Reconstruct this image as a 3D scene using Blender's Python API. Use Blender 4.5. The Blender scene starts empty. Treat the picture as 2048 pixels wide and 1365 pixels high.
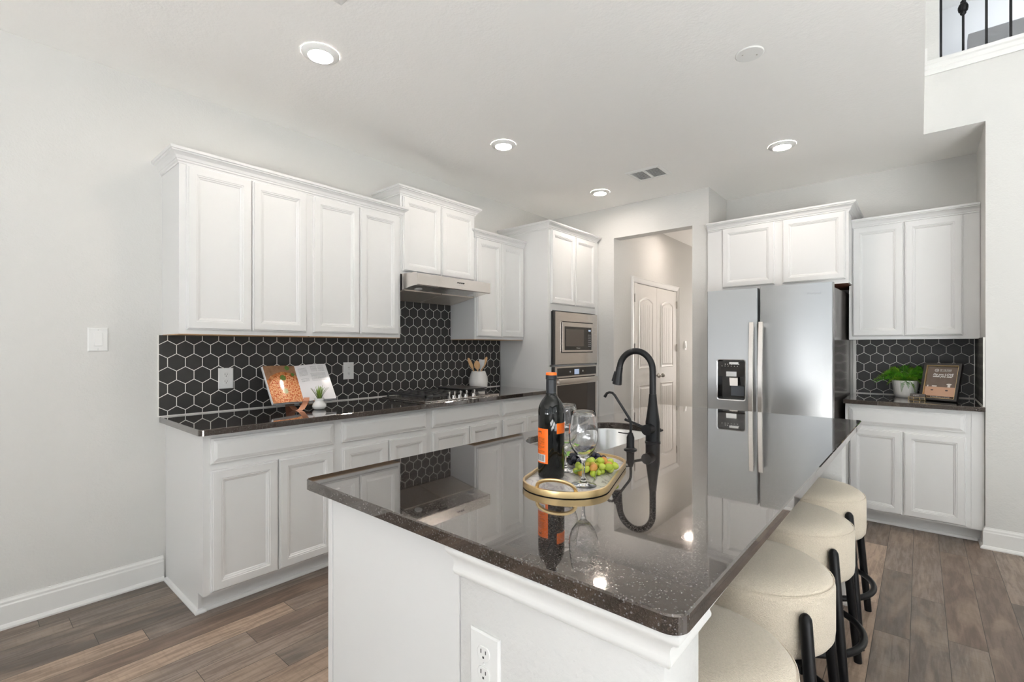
import bpy, bmesh, math, random
from mathutils import Vector, Matrix

# ------------------------------------------------------------------ camera
SC = bpy.context.scene
COL = SC.collection
random.seed(7)
FPX, HOR, YAW = 957.0, 695.5, math.radians(40.45)
cam_d = bpy.data.cameras.new('camera')
cam_d.sensor_width = 36.0
cam_d.lens = 36.0 * FPX / 2048.0
cam_d.shift_y = (HOR - 682.5) / 2048.0
cam_d.clip_start = 0.02
cam = bpy.data.objects.new('camera', cam_d)
COL.objects.link(cam)
cam.location = (3.236, 0.0, 1.303)
cam.rotation_euler = (math.pi / 2, 0, YAW)
SC.camera = cam

# ------------------------------------------------------------------ world, exposure
SC.view_settings.view_transform = 'Standard'
SC.view_settings.look = 'None'
SC.view_settings.gamma = 1.0
SC.view_settings.exposure = 0.02
SC.view_settings.use_curve_mapping = False
world = bpy.data.worlds.new('world')
SC.world = world
world.use_nodes = True
world.node_tree.nodes['Background'].inputs[0].default_value = (0.80, 0.90, 1.0, 1)
world.node_tree.nodes['Background'].inputs[1].default_value = 1.0
SC.cycles.max_bounces = 12
SC.cycles.diffuse_bounces = 7
SC.cycles.glossy_bounces = 6
SC.cycles.transmission_bounces = 10
SC.cycles.transparent_max_bounces = 10
SC.cycles.sample_clamp_indirect = 40.0
SC.cycles.caustics_reflective = False
SC.cycles.caustics_refractive = False
SC.cycles.blur_glossy = 0.5


def area_light(name, loc, rot, sx, sy, power, color):
    d = bpy.data.lights.new(name, 'AREA')
    d.shape = 'RECTANGLE'
    d.size, d.size_y = sx, sy
    d.energy = power
    d.color = color
    o = bpy.data.objects.new(name, d)
    o.location = loc
    o.rotation_euler = rot
    COL.objects.link(o)
    return o


# daylight entering through the window openings of the open-plan room (see windows below), plus added fill lamps
HP = math.pi / 2
DAY = (0.97, 0.985, 1.0)
UPFILL = (0.97, 0.985, 1.0)
LAMP, HALL = 190.0, 190.0
for x, k in ((0.95, 0.35), (2.65, 1.6)):
    area_light('daylight_front', (x, -4.42, 1.75), (HP, 0, 0), 1.3, 1.2, 2.2 * k, DAY)
    # added fill lamp tilted upward to brighten the ceiling, no real source
    area_light('upward_fill_front', (x, -4.30, 0.85), (HP + math.radians(66), 0, 0), 1.3, 0.7, 46.0 * k, UPFILL)
for i, x in enumerate((4.6, 6.6)):
    area_light('daylight_front_tall', (x, -4.42, 2.9), (HP, 0, 0), 1.6, 3.0, 4.0, DAY)
    area_light('upward_fill_tall', (x, -4.30, 1.2), (HP + math.radians(64), 0, 0), 1.6, 0.8, 6.0, UPFILL)  # added upward fill for the ceiling, like the front pair
for i, y in enumerate((-3.4, -1.6, 0.2)):
    area_light('daylight_right', (8.42, y, 2.9), (HP, 0, HP), 1.4, 3.0, 7.0, DAY)
area_light('hall_fill_light', (1.22, 8.95, 1.4), (-HP, 0, 0), 0.7, 1.8, 42.0, (1.0, 0.93, 0.88))  # added fill lamp before the closed end wall, brightens the hall
sun_d = bpy.data.lights.new('sun', 'SUN')
sun_d.energy = 88.0
sun_d.angle = math.radians(0.6)
sun_d.color = (0.97, 0.975, 0.97)
sun = bpy.data.objects.new('sun', sun_d)
COL.objects.link(sun)
# sunlight falls through the tall right-hand windows onto the great-room floor, outside the picture
sun.rotation_euler = Vector((math.cos(math.radians(50)), 0.04, math.sin(math.radians(50)))).to_track_quat('Z', 'Y').to_euler()
area_light('loft_fill_light', (5.2, 7.25, 5.1), (math.radians(62), 0, 0), 3.0, 0.8, 20.0, (0.85, 0.92, 1.0))  # added lamp out of view, brightens the loft back wall

# ------------------------------------------------------------------ node helpers
MATS = {}


class NT:
    def __init__(s, name):
        s.m = bpy.data.materials.new(name)
        s.m.use_nodes = True
        s.t = s.m.node_tree
        s.n = s.t.nodes
        s.l = s.t.links
        s.b = s.n['Principled BSDF']
        MATS[name] = s.m

    def node(s, kind, **kw):
        n = s.n.new(kind)
        for k, v in kw.items():
            setattr(n, k, v)
        return n

    def setin(s, sock, v):
        if isinstance(v, bpy.types.NodeSocket):
            s.l.new(v, sock)
        elif v is not None:
            if sock.type == 'RGBA' and len(v) == 3:
                v = (*v, 1)
            sock.default_value = v

    def math(s, op, a, b=None, c=None):
        n = s.node('ShaderNodeMath', operation=op)
        s.setin(n.inputs[0], a)
        if b is not None: s.setin(n.inputs[1], b)
        if c is not None: s.setin(n.inputs[2], c)
        return n.outputs[0]

    def mix(s, f, a, b):
        n = s.node('ShaderNodeMix', data_type='RGBA')
        s.setin(n.inputs[0], f)
        s.setin(n.inputs[6], a)
        s.setin(n.inputs[7], b)
        return n.outputs[2]

    def ramp(s, f, stops):
        n = s.node('ShaderNodeValToRGB')
        e = n.color_ramp.elements
        while len(e) < len(stops): e.new(0.5)
        for i, (p, c) in enumerate(stops):
            e[i].position = p
            e[i].color = (*c, 1) if len(c) == 3 else c
        s.setin(n.inputs[0], f)
        return n.outputs[0]

    def noise(s, vec, scale, detail=3.0, rough=0.5, dist=0.0):
        n = s.node('ShaderNodeTexNoise')
        if vec is not None: s.l.new(vec, n.inputs['Vector'])
        n.inputs['Scale'].default_value = scale
        n.inputs['Detail'].default_value = detail
        n.inputs['Roughness'].default_value = rough
        n.inputs['Distortion'].default_value = dist
        return n.outputs[0]

    def voro(s, vec, scale, out=0, feature='F1'):
        n = s.node('ShaderNodeTexVoronoi', feature=feature)
        if vec is not None: s.l.new(vec, n.inputs['Vector'])
        n.inputs['Scale'].default_value = scale
        return n.outputs[out]

    def coord(s, kind='Object'):
        return s.node('ShaderNodeTexCoord').outputs[kind]

    def geo_pos(s):
        return s.node('ShaderNodeNewGeometry').outputs['Position']

    def xyz(s, v):
        n = s.node('ShaderNodeSeparateXYZ')
        s.l.new(v, n.inputs[0])
        return n.outputs[0], n.outputs[1], n.outputs[2]

    def comb(s, x, y, z=0.0):
        n = s.node('ShaderNodeCombineXYZ')
        for i, v in enumerate((x, y, z)): s.setin(n.inputs[i], v)
        return n.outputs[0]

    def mapv(s, v, scale=(1, 1, 1), loc=(0, 0, 0), rot=(0, 0, 0)):
        n = s.node('ShaderNodeMapping')
        s.l.new(v, n.inputs[0])
        n.inputs[1].default_value = loc
        n.inputs[2].default_value = rot
        n.inputs[3].default_value = scale
        return n.outputs[0]

    def bump(s, h, strength=0.2, dist=0.01):
        n = s.node('ShaderNodeBump')
        n.inputs['Strength'].default_value = strength
        n.inputs['Distance'].default_value = dist
        s.l.new(h, n.inputs['Height'])
        s.l.new(n.outputs[0], s.b.inputs['Normal'])

    def p(s, color=None, rough=None, metal=None, **kw):
        s.setin(s.b.inputs['Base Color'], color)
        s.setin(s.b.inputs['Roughness'], rough)
        s.setin(s.b.inputs['Metallic'], metal)
        for k, v in kw.items():
            s.setin(s.b.inputs[k.replace('_', ' ')], v)
        return s.m


def srgb(r, g, b):
    f = lambda c: ((c / 255) / 12.92 if c / 255 <= 0.04045 else ((c / 255 + 0.055) / 1.055) ** 2.4)
    return (f(r), f(g), f(b))


def simple(name, color, rough=0.5, metal=0.0, **kw):
    return NT(name).p(color, rough, metal, **kw)


# ------------------------------------------------------------------ materials
def m_wall(name, col, strength, scale):
    t = NT(name)
    p = t.geo_pos()
    n1 = t.noise(p, scale, 3, 0.55)
    n2 = t.noise(p, scale * 0.35, 2, 0.5)
    t.p(t.mix(t.math('MULTIPLY', n2, 0.25), col, tuple(c * 0.96 for c in col)), 0.62)
    t.bump(t.math('ADD', n1, n2), strength, 0.004)
    return t.m


WALL = m_wall('wall_paint', (0.635, 0.628, 0.604), 0.30, 95)
CEIL = m_wall('ceiling_paint', (0.92, 0.91, 0.885), 0.28, 75)
FARWALL = m_wall('far_wall_bounce_cut', (0.46, 0.46, 0.45), 0.2, 60)  # unseen walls made darker to cut light bounced onto the right wall
SOFTWALL = m_wall('loft_paint', (0.70, 0.70, 0.70), 0.15, 60)
TRIM = simple('trim_white', (0.74, 0.735, 0.715), 0.38)
CAB = simple('cabinet_white', (0.705, 0.702, 0.692), 0.36)
CABIN = simple('cabinet_underside_wood', srgb(196, 160, 120), 0.6)
PLASTIC = simple('outlet_plastic', (0.75, 0.75, 0.735), 0.30)
DARKSLOT = simple('slot_dark', (0.03, 0.03, 0.03), 0.6)
DOORW = simple('door_white', (0.76, 0.735, 0.70), 0.33)
NICKEL = simple('brushed_nickel', (0.55, 0.52, 0.48), 0.3, 1.0)
BLACKM = simple('matte_black_metal', (0.016, 0.016, 0.017), 0.38, 0.6)
BLACKF = simple('faucet_black', (0.018, 0.018, 0.019), 0.33, 0.5)
BLACKG = simple('black_glass', (0.020, 0.018, 0.017), 0.06, 0.0, Specular_IOR_Level=0.75)
OVENG = simple('oven_glass', (0.035, 0.027, 0.022), 0.05, 0.0, IOR=1.7)
MWWIN = simple('microwave_mesh_window', (0.12, 0.10, 0.085), 0.25)
BLACKP = simple('black_plastic', (0.018, 0.018, 0.018), 0.35)
IRON = simple('cast_iron', (0.075, 0.073, 0.072), 0.36, 0.3)
SCREEN = NT('display_screen').p((0.25, 0.3, 0.4), 0.2, 0.0, Emission_Color=(0.45, 0.55, 0.75, 1), Emission_Strength=0.55)
GOLD = simple('brushed_gold', (0.72, 0.53, 0.27), 0.28, 1.0)
COPPER = simple('copper_strap', (0.55, 0.27, 0.17), 0.30, 0.9)
CERAM = simple('white_ceramic', (0.78, 0.775, 0.76), 0.16)
CERAMM = simple('white_stoneware', (0.76, 0.74, 0.71), 0.5)
ORANGE = simple('orange_label', (1.0, 0.17, 0.005), 0.38)
LABELW = simple('white_label', (0.75, 0.75, 0.75), 0.5)
PAPER = simple('paper_white', (0.80, 0.79, 0.79), 0.5)
FOIL = simple('bottle_foil', (0.028, 0.030, 0.034), 0.32, 0.4)
DISC = simple('lamp_trim_white', (0.82, 0.82, 0.80), 0.4)
STEM = simple('grape_stem', (0.30, 0.36, 0.08), 0.5)
LEAF = simple('leaf_green', (0.13, 0.30, 0.02), 0.45)
TEXTW = simple('print_white', (0.80, 0.78, 0.75), 0.5)
TEXTG = simple('print_grey', (0.42, 0.42, 0.43), 0.6)
TEXTD = simple('print_dark', (0.16, 0.05, 0.02), 0.6)
SOIL = simple('potting_stones', (0.35, 0.31, 0.27), 0.9)
RUBBER = simple('rubber_black', (0.02, 0.02, 0.02), 0.6)

t = NT('lamp_diffuser')
t.p((1, 1, 1), 0.5, 0.0, Emission_Color=(1.0, 0.90, 0.81, 1), Emission_Strength=LAMP)
LAMPM = t.m
t = NT('hall_lamp_diffuser')
t.p((1, 1, 1), 0.5, 0.0, Emission_Color=(1.0, 0.88, 0.80, 1), Emission_Strength=HALL)
HALLM = t.m


def m_steel(name, col, rough, axis):
    t = NT(name)
    sc = [6.0, 6.0, 6.0]
    sc[axis] = 700.0
    v = t.mapv(t.geo_pos(), tuple(sc))
    n = t.noise(v, 1.0, 2, 0.5)
    t.p(t.mix(n, col, tuple(c * 0.985 for c in col)), t.math('MULTIPLY_ADD', n, 0.02, rough - 0.01), 1.0)
    return t.m


STEEL = m_steel('stainless_steel', (0.47, 0.475, 0.475), 0.34, 2)
_t = STEEL.node_tree
_tan = _t.nodes.new('ShaderNodeTangent'); _tan.direction_type = 'RADIAL'; _tan.axis = 'Z'
_t.links.new(_tan.outputs[0], _t.nodes['Principled BSDF'].inputs['Tangent'])
_t.nodes['Principled BSDF'].inputs['Anisotropic'].default_value = 0.85
STEELH = m_steel('stainless_steel_horizontal', (0.76, 0.72, 0.68), 0.27, 2)
STEELS = m_steel('sink_steel', (0.55, 0.54, 0.52), 0.24, 2)
CHROME = simple('satin_chrome', (0.72, 0.71, 0.70), 0.18, 1.0)


def m_granite():
    t = NT('black_granite')
    p = t.geo_pos()
    big = t.noise(p, 9, 4, 0.6)
    c = t.mix(big, (0.022, 0.017, 0.0145), (0.042, 0.031, 0.025))
    v1 = t.voro(p, 620, 1)
    r, g, b = t.xyz(v1)
    f1 = t.math('GREATER_THAN', r, 0.80)
    c = t.mix(t.math('MULTIPLY', f1, 0.6), c, (0.085, 0.07, 0.06))
    v2 = t.voro(t.mapv(p, (1, 1, 1), (3, 5, 7)), 430, 1)
    r2, g2, b2 = t.xyz(v2)
    c = t.mix(t.math('GREATER_THAN', g2, 0.93), c, (0.13, 0.128, 0.13))
    c = t.mix(t.math('GREATER_THAN', b2, 0.80), c, (0.008, 0.007, 0.007))
    t.p(c, t.math('MULTIPLY_ADD', f1, 0.12, 0.035), 0.0, IOR=1.75, Specular_Tint=(1.0, 0.86, 0.78, 1), Coat_Weight=1.0, Coat_Roughness=0.02, Coat_IOR=1.5)
    return t.m


GRANITE = m_granite()


def m_hex(name, axis, a0, z0):
    """pointy-top hexagons 86 mm across the flats; a0,z0: a tile centre"""
    t = NT(name)
    x, y, z = t.xyz(t.geo_pos())
    a = x if axis == 0 else y
    P = 0.0861
    u = t.math('DIVIDE', t.math('SUBTRACT', a, a0 - 40 * P), P)
    v = t.math('DIVIDE', t.math('SUBTRACT', z, z0 - 20 * P * math.sqrt(3)), P)
    R3 = math.sqrt(3)

    def cell(ou, ov):
        gx = t.math('SUBTRACT', t.math('MODULO', t.math('ADD', u, ou), 1.0), 0.5)
        gy = t.math('SUBTRACT', t.math('MODULO', t.math('ADD', v, ov), R3), R3 / 2)
        return gx, gy, t.math('ADD', t.math('MULTIPLY', gx, gx), t.math('MULTIPLY', gy, gy))
    ax, ay, ad = cell(0.5, R3 / 2)
    bx, by, bd = cell(1.0, R3)
    f = t.math('LESS_THAN', ad, bd)
    inv = t.math('SUBTRACT', 1.0, f)
    gx = t.math('ADD', t.math('MULTIPLY', ax, f), t.math('MULTIPLY', bx, inv))
    gy = t.math('ADD', t.math('MULTIPLY', ay, f), t.math('MULTIPLY', by, inv))
    agx, agy = t.math('ABSOLUTE', gx), t.math('ABSOLUTE', gy)
    d = t.math('MAXIMUM', agx, t.math('ADD', t.math('MULTIPLY', agx, 0.5), t.math('MULTIPLY', agy, R3 / 2)))
    e = t.math('SUBTRACT', 0.5, d)
    g = t.math('LESS_THAN', e, 0.0215)
    idx = t.comb(t.math('SUBTRACT', u, gx), t.math('SUBTRACT', v, gy))
    wn = t.node('ShaderNodeTexWhiteNoise', noise_dimensions='3D')
    sn = t.node('ShaderNodeVectorMath', operation='SNAP')
    t.l.new(idx, sn.inputs[0]); sn.inputs[1].default_value = (0.25, 0.25, 0.25)
    t.l.new(sn.outputs[0], wn.inputs[0])
    n = t.noise(t.geo_pos(), 30, 3, 0.6)
    tile = t.mix(t.math('MULTIPLY_ADD', wn.outputs[0], 0.5, t.math('MULTIPLY', n, 0.5)), (0.030, 0.029, 0.027), (0.052, 0.049, 0.045))
    t.p(t.mix(g, tile, (0.86, 0.84, 0.79)), t.math('MULTIPLY_ADD', g, 0.4, 0.42), 0.0, Specular_IOR_Level=0.35)
    h = t.math('MINIMUM', t.math('DIVIDE', e, 0.04), 1.0)
    t.bump(h, 0.5, 0.002)
    return t.m


HEXL = m_hex('hex_tile_left', 1, 0.836 + 0.0861 / 2, 1.2925)
HEXR = m_hex('hex_tile_right', 0, 2.875 + 0.0861 / 2, 1.285)


def m_floor():
    t = NT('plank_floor')
    at = t.node('ShaderNodeAttribute', attribute_name='plank')
    uv = t.node('ShaderNodeUVMap', uv_map='UVMap').outputs[0]
    r, g, b = t.xyz(at.outputs['Vector'])
    u, v, _ = t.xyz(uv)
    off = t.math('MULTIPLY', r, 37.0)
    gv = t.comb(t.math('ADD', u, off), t.math('MULTIPLY', v, 0.10), t.math('MULTIPLY', g, 11.0))
    grain = t.noise(gv, 55, 5, 0.65, 0.4)
    gv2 = t.comb(t.math('ADD', u, off), t.math('MULTIPLY', v, 0.22), 3.3)
    broad = t.noise(gv2, 9, 3, 0.55, 1.2)
    gv3 = t.comb(t.math('ADD', u, off), t.math('MULTIPLY', v, 0.5), t.math('MULTIPLY', g, 5.0))
    saw = t.noise(t.mapv(gv3, (0.4, 6.0, 1)), 30, 2, 0.5)
    base = t.ramp(r, [(0.0, srgb(100, 91, 84)), (0.22, srgb(128, 118, 110)), (0.45, srgb(116, 98, 86)),
                      (0.62, srgb(146, 132, 122)), (0.80, srgb(154, 132, 114)), (1.0, srgb(180, 157, 138))])
    c = t.mix(t.math('MULTIPLY', t.ramp(grain, [(0.42, (0, 0, 0)), (0.58, (1, 1, 1))]), 0.50), base, srgb(86, 72, 62))
    c = t.mix(t.math('MULTIPLY', t.ramp(broad, [(0.45, (0, 0, 0)), (0.72, (1, 1, 1))]), 0.45), c, srgb(178, 158, 139))
    c = t.mix(t.math('MULTIPLY', t.ramp(saw, [(0.5, (0, 0, 0)), (0.7, (1, 1, 1))]), 0.15), c, srgb(88, 74, 64))
    W = 0.1287
    e1 = t.math('LESS_THAN', u, 0.0011)
    e2 = t.math('GREATER_THAN', u, W - 0.0011)
    e3 = t.math('LESS_THAN', v, 0.0022)
    edge = t.math('MAXIMUM', t.math('MAXIMUM', e1, e2), e3)
    t.p(t.mix(edge, c, (0.035, 0.027, 0.022)), t.math('MULTIPLY_ADD', grain, 0.12, 0.36), 0.0)
    t.bump(t.math('SUBTRACT', t.math('MULTIPLY', grain, 0.25), edge), 0.25, 0.0015)
    return t.m


FLOORM = m_floor()


def m_fabric():
    t = NT('boucle_fabric')
    v = t.coord('Object')
    n = t.noise(v, 240, 3, 0.7)
    n2 = t.noise(v, 40, 2, 0.5)
    w = t.voro(v, 330, 0)
    c = t.mix(n, (0.56, 0.485, 0.375), (0.84, 0.75, 0.62))
    t.p(c, 0.95, 0.0, Sheen_Weight=0.25)
    t.bump(t.math('ADD', n, w), 0.55, 0.002)
    return t.m


FABRIC = m_fabric()


def m_glass(name, tint=(1, 1, 1)):
    return NT(name).p(tint, 0.0, 0.0, Transmission_Weight=1.0, IOR=1.45)


GLASS = m_glass('clear_glass')
t = NT('dark_bottle_glass')
t.p((0.004, 0.005, 0.004), 0.02, 0.0, IOR=1.48)
BOTTLE = t.m


def m_marble():
    t = NT('marble_tray_base')
    v = t.coord('Object')
    n = t.noise(v, 10, 5, 0.6, 1.8)
    c = t.ramp(n, [(0.0, (0.55, 0.52, 0.50)), (0.46, (0.60, 0.57, 0.55)), (0.5, (0.36, 0.33, 0.33)), (0.54, (0.62, 0.59, 0.57)), (1, (0.68, 0.66, 0.63))])
    return t.p(c, 0.12, 0.0)


MARBLE = m_marble()


def m_grape(name, c1, c2, c3, sub):
    t = NT(name)
    oi = t.node('ShaderNodeObjectInfo')
    n = t.noise(t.coord('Object'), 60, 2, 0.5)
    c = t.ramp(oi.outputs['Random'], [(0.0, c1), (0.82, c2), (0.9, c3), (1.0, c3)])
    t.p(t.mix(t.math('MULTIPLY', n, 0.3), c, c1), 0.22, 0.0, Subsurface_Weight=sub, Subsurface_Radius=(0.006, 0.006, 0.002))
    return t.m


GRAPEG = m_grape('green_grape', (0.44, 0.56, 0.05), (0.58, 0.66, 0.10), (0.75, 0.30, 0.09), 0.35)
GRAPEB = m_grape('black_grape', (0.010, 0.010, 0.022), (0.030, 0.030, 0.060), (0.020, 0.015, 0.03), 0.0)


def m_wood(name, a, b):
    t = NT(name)
    n = t.noise(t.mapv(t.coord('Object'), (60, 60, 8)), 1.0, 3, 0.6)
    return t.p(t.mix(n, a, b), 0.5, 0.0)


SPOON = m_wood('beech_wood', (0.62, 0.34, 0.14), (0.78, 0.50, 0.26))


def m_pizza():
    t = NT('pizza_photo_page')
    uv = t.node('ShaderNodeUVMap', uv_map='UVMap').outputs[0]
    u, v, _ = t.xyz(uv)

    def blob(cx, cy, rx, ry):
        a = t.math('DIVIDE', t.math('SUBTRACT', u, cx), rx)
        b = t.math('DIVIDE', t.math('SUBTRACT', v, cy), ry)
        return t.math('SQRT', t.math('ADD', t.math('MULTIPLY', a, a), t.math('MULTIPLY', b, b)))
    n = t.noise(uv, 9, 4, 0.65)
    n2 = t.noise(uv, 24, 3, 0.6)
    bg = t.mix(n, srgb(120, 84, 60), srgb(190, 150, 118))
    d = t.math('ADD', blob(0.55, 0.30, 0.66, 0.52), t.math('MULTIPLY', t.math('SUBTRACT', n, 0.5), 0.12))
    crust = t.ramp(n, [(0.3, srgb(226, 168, 112)), (0.6, srgb(178, 92, 48))])
    top = t.ramp(n2, [(0.3, srgb(236, 198, 160)), (0.48, srgb(240, 176, 120)), (0.58, srgb(206, 92, 48)), (0.7, srgb(150, 48, 28))])
    pz = t.mix(t.math('LESS_THAN', d, 0.84), crust, top)
    c = t.mix(t.math('LESS_THAN', d, 1.0), bg, pz)
    for cx, cy, r in ((0.50, 0.66, 0.11), (0.72, 0.93, 0.09), (0.86, 0.75, 0.07), (0.47, 0.30, 0.10)):
        f = t.math('LESS_THAN', t.math('ADD', blob(cx, cy, r, r * 0.8), t.math('MULTIPLY', n2, 0.5)), 1.1)
        c = t.mix(t.math('MULTIPLY', f, 0.9), c, srgb(96, 138, 70) if cy > 0.4 else srgb(196, 196, 150))
    t.p(c, 0.12, 0.0)
    return t.m


PIZZA = m_pizza()


def m_text_page():
    t = NT('printed_recipe_page')
    uv = t.node('ShaderNodeUVMap', uv_map='UVMap').outputs[0]
    u, v, _ = t.xyz(uv)
    row = t.math('FRACT', t.math('MULTIPLY', v, 30.0))
    line = t.math('LESS_THAN', row, 0.42)
    wig = t.math('GREATER_THAN', t.noise(t.comb(t.math('MULTIPLY', u, 60.0), t.math('FLOOR', t.math('MULTIPLY', v, 30.0))), 1.0, 2, 0.6), 0.42)

    def box(a, b, c, d):
        return t.math('MULTIPLY', t.math('MULTIPLY', t.math('GREATER_THAN', u, a), t.math('LESS_THAN', u, b)),
                      t.math('MULTIPLY', t.math('GREATER_THAN', v, c), t.math('LESS_THAN', v, d)))
    reg = box(0.08, 0.34, 0.70, 0.93)
    for bx in ((0.46, 0.66, 0.80, 0.95), (0.70, 0.90, 0.80, 0.95), (0.42, 0.90, 0.52, 0.76), (0.10, 0.34, 0.52, 0.62)):
        reg = t.math('MAXIMUM', reg, box(*bx))
    f = t.math('MULTIPLY', t.math('MULTIPLY', line, wig), reg)
    t.p(t.mix(t.math('MULTIPLY', f, 0.6), (0.78, 0.77, 0.78), (0.30, 0.30, 0.31)), 0.18, 0.0)
    return t.m


TEXTPAGE = m_text_page()


def m_poster():
    t = NT('framed_card_print')
    uv = t.node('ShaderNodeUVMap', uv_map='UVMap').outputs[0]
    u, v, _ = t.xyz(uv)
    n = t.noise(uv, 6, 2, 0.5)
    wall = t.mix(n, srgb(98, 84, 74), srgb(122, 106, 94))
    cab = t.mix(t.math('LESS_THAN', t.math('FRACT', t.math('MULTIPLY', v, 60.0)), 0.5), srgb(206, 164, 136), srgb(200, 157, 129))
    c = t.mix(t.math('LESS_THAN', v, 0.36), wall, cab)
    c = t.mix(t.math('LESS_THAN', v, 0.085), c, srgb(60, 42, 32))
    return t.p(c, 0.25, 0.0)


POSTER = m_poster()
CARDPIX = simple('card_panel_beige', srgb(190, 168, 146), 0.4)
CARDW = simple('card_shape_white', srgb(228, 220, 212), 0.4)
CARDK = simple('card_shape_dark', srgb(60, 44, 38), 0.4)


def m_filter():
    t = NT('hood_filter_mesh')
    x, y, z = t.xyz(t.geo_pos())
    s = t.math('SINE', t.math('MULTIPLY', t.math('ADD', y, x), 1300.0))
    t.p(t.mix(t.math('MULTIPLY_ADD', s, 0.25, 0.4), (0.85, 0.78, 0.70), (0.60, 0.55, 0.50)), 0.38, 0.9)
    t.bump(s, 0.3, 0.001)
    return t.m


FILTER = m_filter()


# ------------------------------------------------------------------ mesh builder
class B:
    def __init__(s):
        s.bm = bmesh.new()
        s.uv = s.bm.loops.layers.uv.new('UVMap')

    def box(s, x0, x1, y0, y1, z0, z1, bev=0.0):
        v = [s.bm.verts.new(p) for p in ((x0, y0, z0), (x1, y0, z0), (x1, y1, z0), (x0, y1, z0), (x0, y0, z1), (x1, y0, z1), (x1, y1, z1), (x0, y1, z1))]
        fs = [s.bm.faces.new([v[i] for i in q]) for q in ((3, 2, 1, 0), (4, 5, 6, 7), (0, 1, 5, 4), (1, 2, 6, 5), (2, 3, 7, 6), (3, 0, 4, 7))]
        if bev:
            es = list({e for f in fs for e in f.edges})
            bmesh.ops.bevel(s.bm, geom=es, offset=bev, segments=2, affect='EDGES', profile=0.5)
        return s

    def quad(s, pts, uvs=None):
        f = s.bm.faces.new([s.bm.verts.new(p) for p in pts])
        if uvs:
            for l, q in zip(f.loops, uvs): l[s.uv].uv = q
        return s

    def rings(s, rings, closed=True, cap0=True, cap1=True):
        vr = [[s.bm.verts.new(p) for p in r] for r in rings]
        n = len(vr[0])
        for a, b in zip(vr, vr[1:]):
            for i in range(n if closed else n - 1):
                j = (i + 1) % n
                s.bm.faces.new((a[i], a[j], b[j], b[i]))
        if cap0: s.bm.faces.new(list(reversed(vr[0])))
        if cap1: s.bm.faces.new(vr[-1])
        return s

    def cyl(s, c, r, h, axis=2, n=32, r2=None, cap=True):
        r2 = r if r2 is None else r2
        a, b = [(1, 2), (2, 0), (0, 1)][axis]
        out = []
        for k, rr in ((0, r), (h, r2)):
            ring = []
            for i in range(n):
                p = [0, 0, 0]
                p[a] = rr * math.cos(2 * math.pi * i / n); p[b] = rr * math.sin(2 * math.pi * i / n); p[axis] = k
                ring.append((c[0] + p[0], c[1] + p[1], c[2] + p[2]))
            out.append(ring)
        return s.rings(out, True, cap, cap)

    def lathe(s, prof, c=(0, 0, 0), n=48, cap0=True, cap1=True):
        return s.rings([[(c[0] + r * math.cos(2 * math.pi * i / n), c[1] + r * math.sin(2 * math.pi * i / n), c[2] + z) for i in range(n)] for r, z in prof], True, cap0, cap1)

    def tube(s, pts, r, n=16, closed=False, flat=None):
        """swept round (or elliptic: r may be list) tube"""
        P = [Vector(p) for p in pts]
        m = len(P)
        tans = []
        for i in range(m):
            if closed: d = P[(i + 1) % m] - P[i - 1]
            else: d = P[min(i + 1, m - 1)] - P[max(i - 1, 0)]
            tans.append(d.normalized())
        up = Vector((0, 0, 1)) if abs(tans[0].z) < 0.9 else Vector((1, 0, 0))
        nrm = (up - tans[0] * up.dot(tans[0])).normalized()
        rr = []
        for i in range(m):
            nrm = (nrm - tans[i] * nrm.dot(tans[i])).normalized()
            bn = tans[i].cross(nrm)
            ri = r[i] if isinstance(r, (list, tuple)) else r
            fa, fb = flat if flat else (1, 1)
            rr.append([P[i] + (nrm * math.cos(2 * math.pi * k / n) * fa + bn * math.sin(2 * math.pi * k / n) * fb) * ri for k in range(n)])
        if closed:
            rr.append(rr[0])
            return s.rings(rr, True, False, False)
        return s.rings(rr)

    def ball(s, c, rx, ry=None, rz=None, n=16, m=10):
        ry = ry or rx; rz = rz or rx
        r = []
        for j in range(m + 1):
            a = -math.pi / 2 + math.pi * (0.02 + 0.96 * j / m)
            r.append([(c[0] + rx * math.cos(a) * math.cos(2 * math.pi * i / n), c[1] + ry * math.cos(a) * math.sin(2 * math.pi * i / n), c[2] + rz * math.sin(a)) for i in range(n)])
        return s.rings(r)

    def panel(s, o, u, v, nrm, w, h, prof):
        """concentric rectangle relief: prof = [(inset, height)...] last one is capped"""
        o, u, v, nrm = Vector(o), Vector(u), Vector(v), Vector(nrm)
        rs = [[o, o + u * w, o + u * w + v * h, o + v * h]]
        for ins, ht in prof:
            rs.append([o + u * a + v * b + nrm * ht for a, b in ((ins, ins), (w - ins, ins), (w - ins, h - ins), (ins, h - ins))])
        return s.rings(rs)

    def sweep(s, path, prof, closed=False, out=1.0, zdir=(0, 0, 1)):
        """profile (out, up) swept with mitres along a path lying in the plane normal to zdir"""
        Z = Vector(zdir)
        P = [Vector(p) for p in path]
        m = len(P)
        nr = []
        for i in range(m if closed else m - 1):
            d = (P[(i + 1) % m] - P[i]).normalized()
            nr.append(d.cross(Z).normalized() * out)
        rs = []
        for i in range(m):
            if closed: a, b = nr[i - 1], nr[i]
            else: a, b = nr[max(i - 1, 0)], nr[min(i, m - 2)]
            k = (a + b)
            k = k / max(k.dot(a), 1e-6)
            rs.append([P[i] + k * o + Z * h for o, h in prof])
        if closed:
            rs.append(rs[0])
            return s.rings(rs, True, False, False)
        return s.rings(rs)

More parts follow.
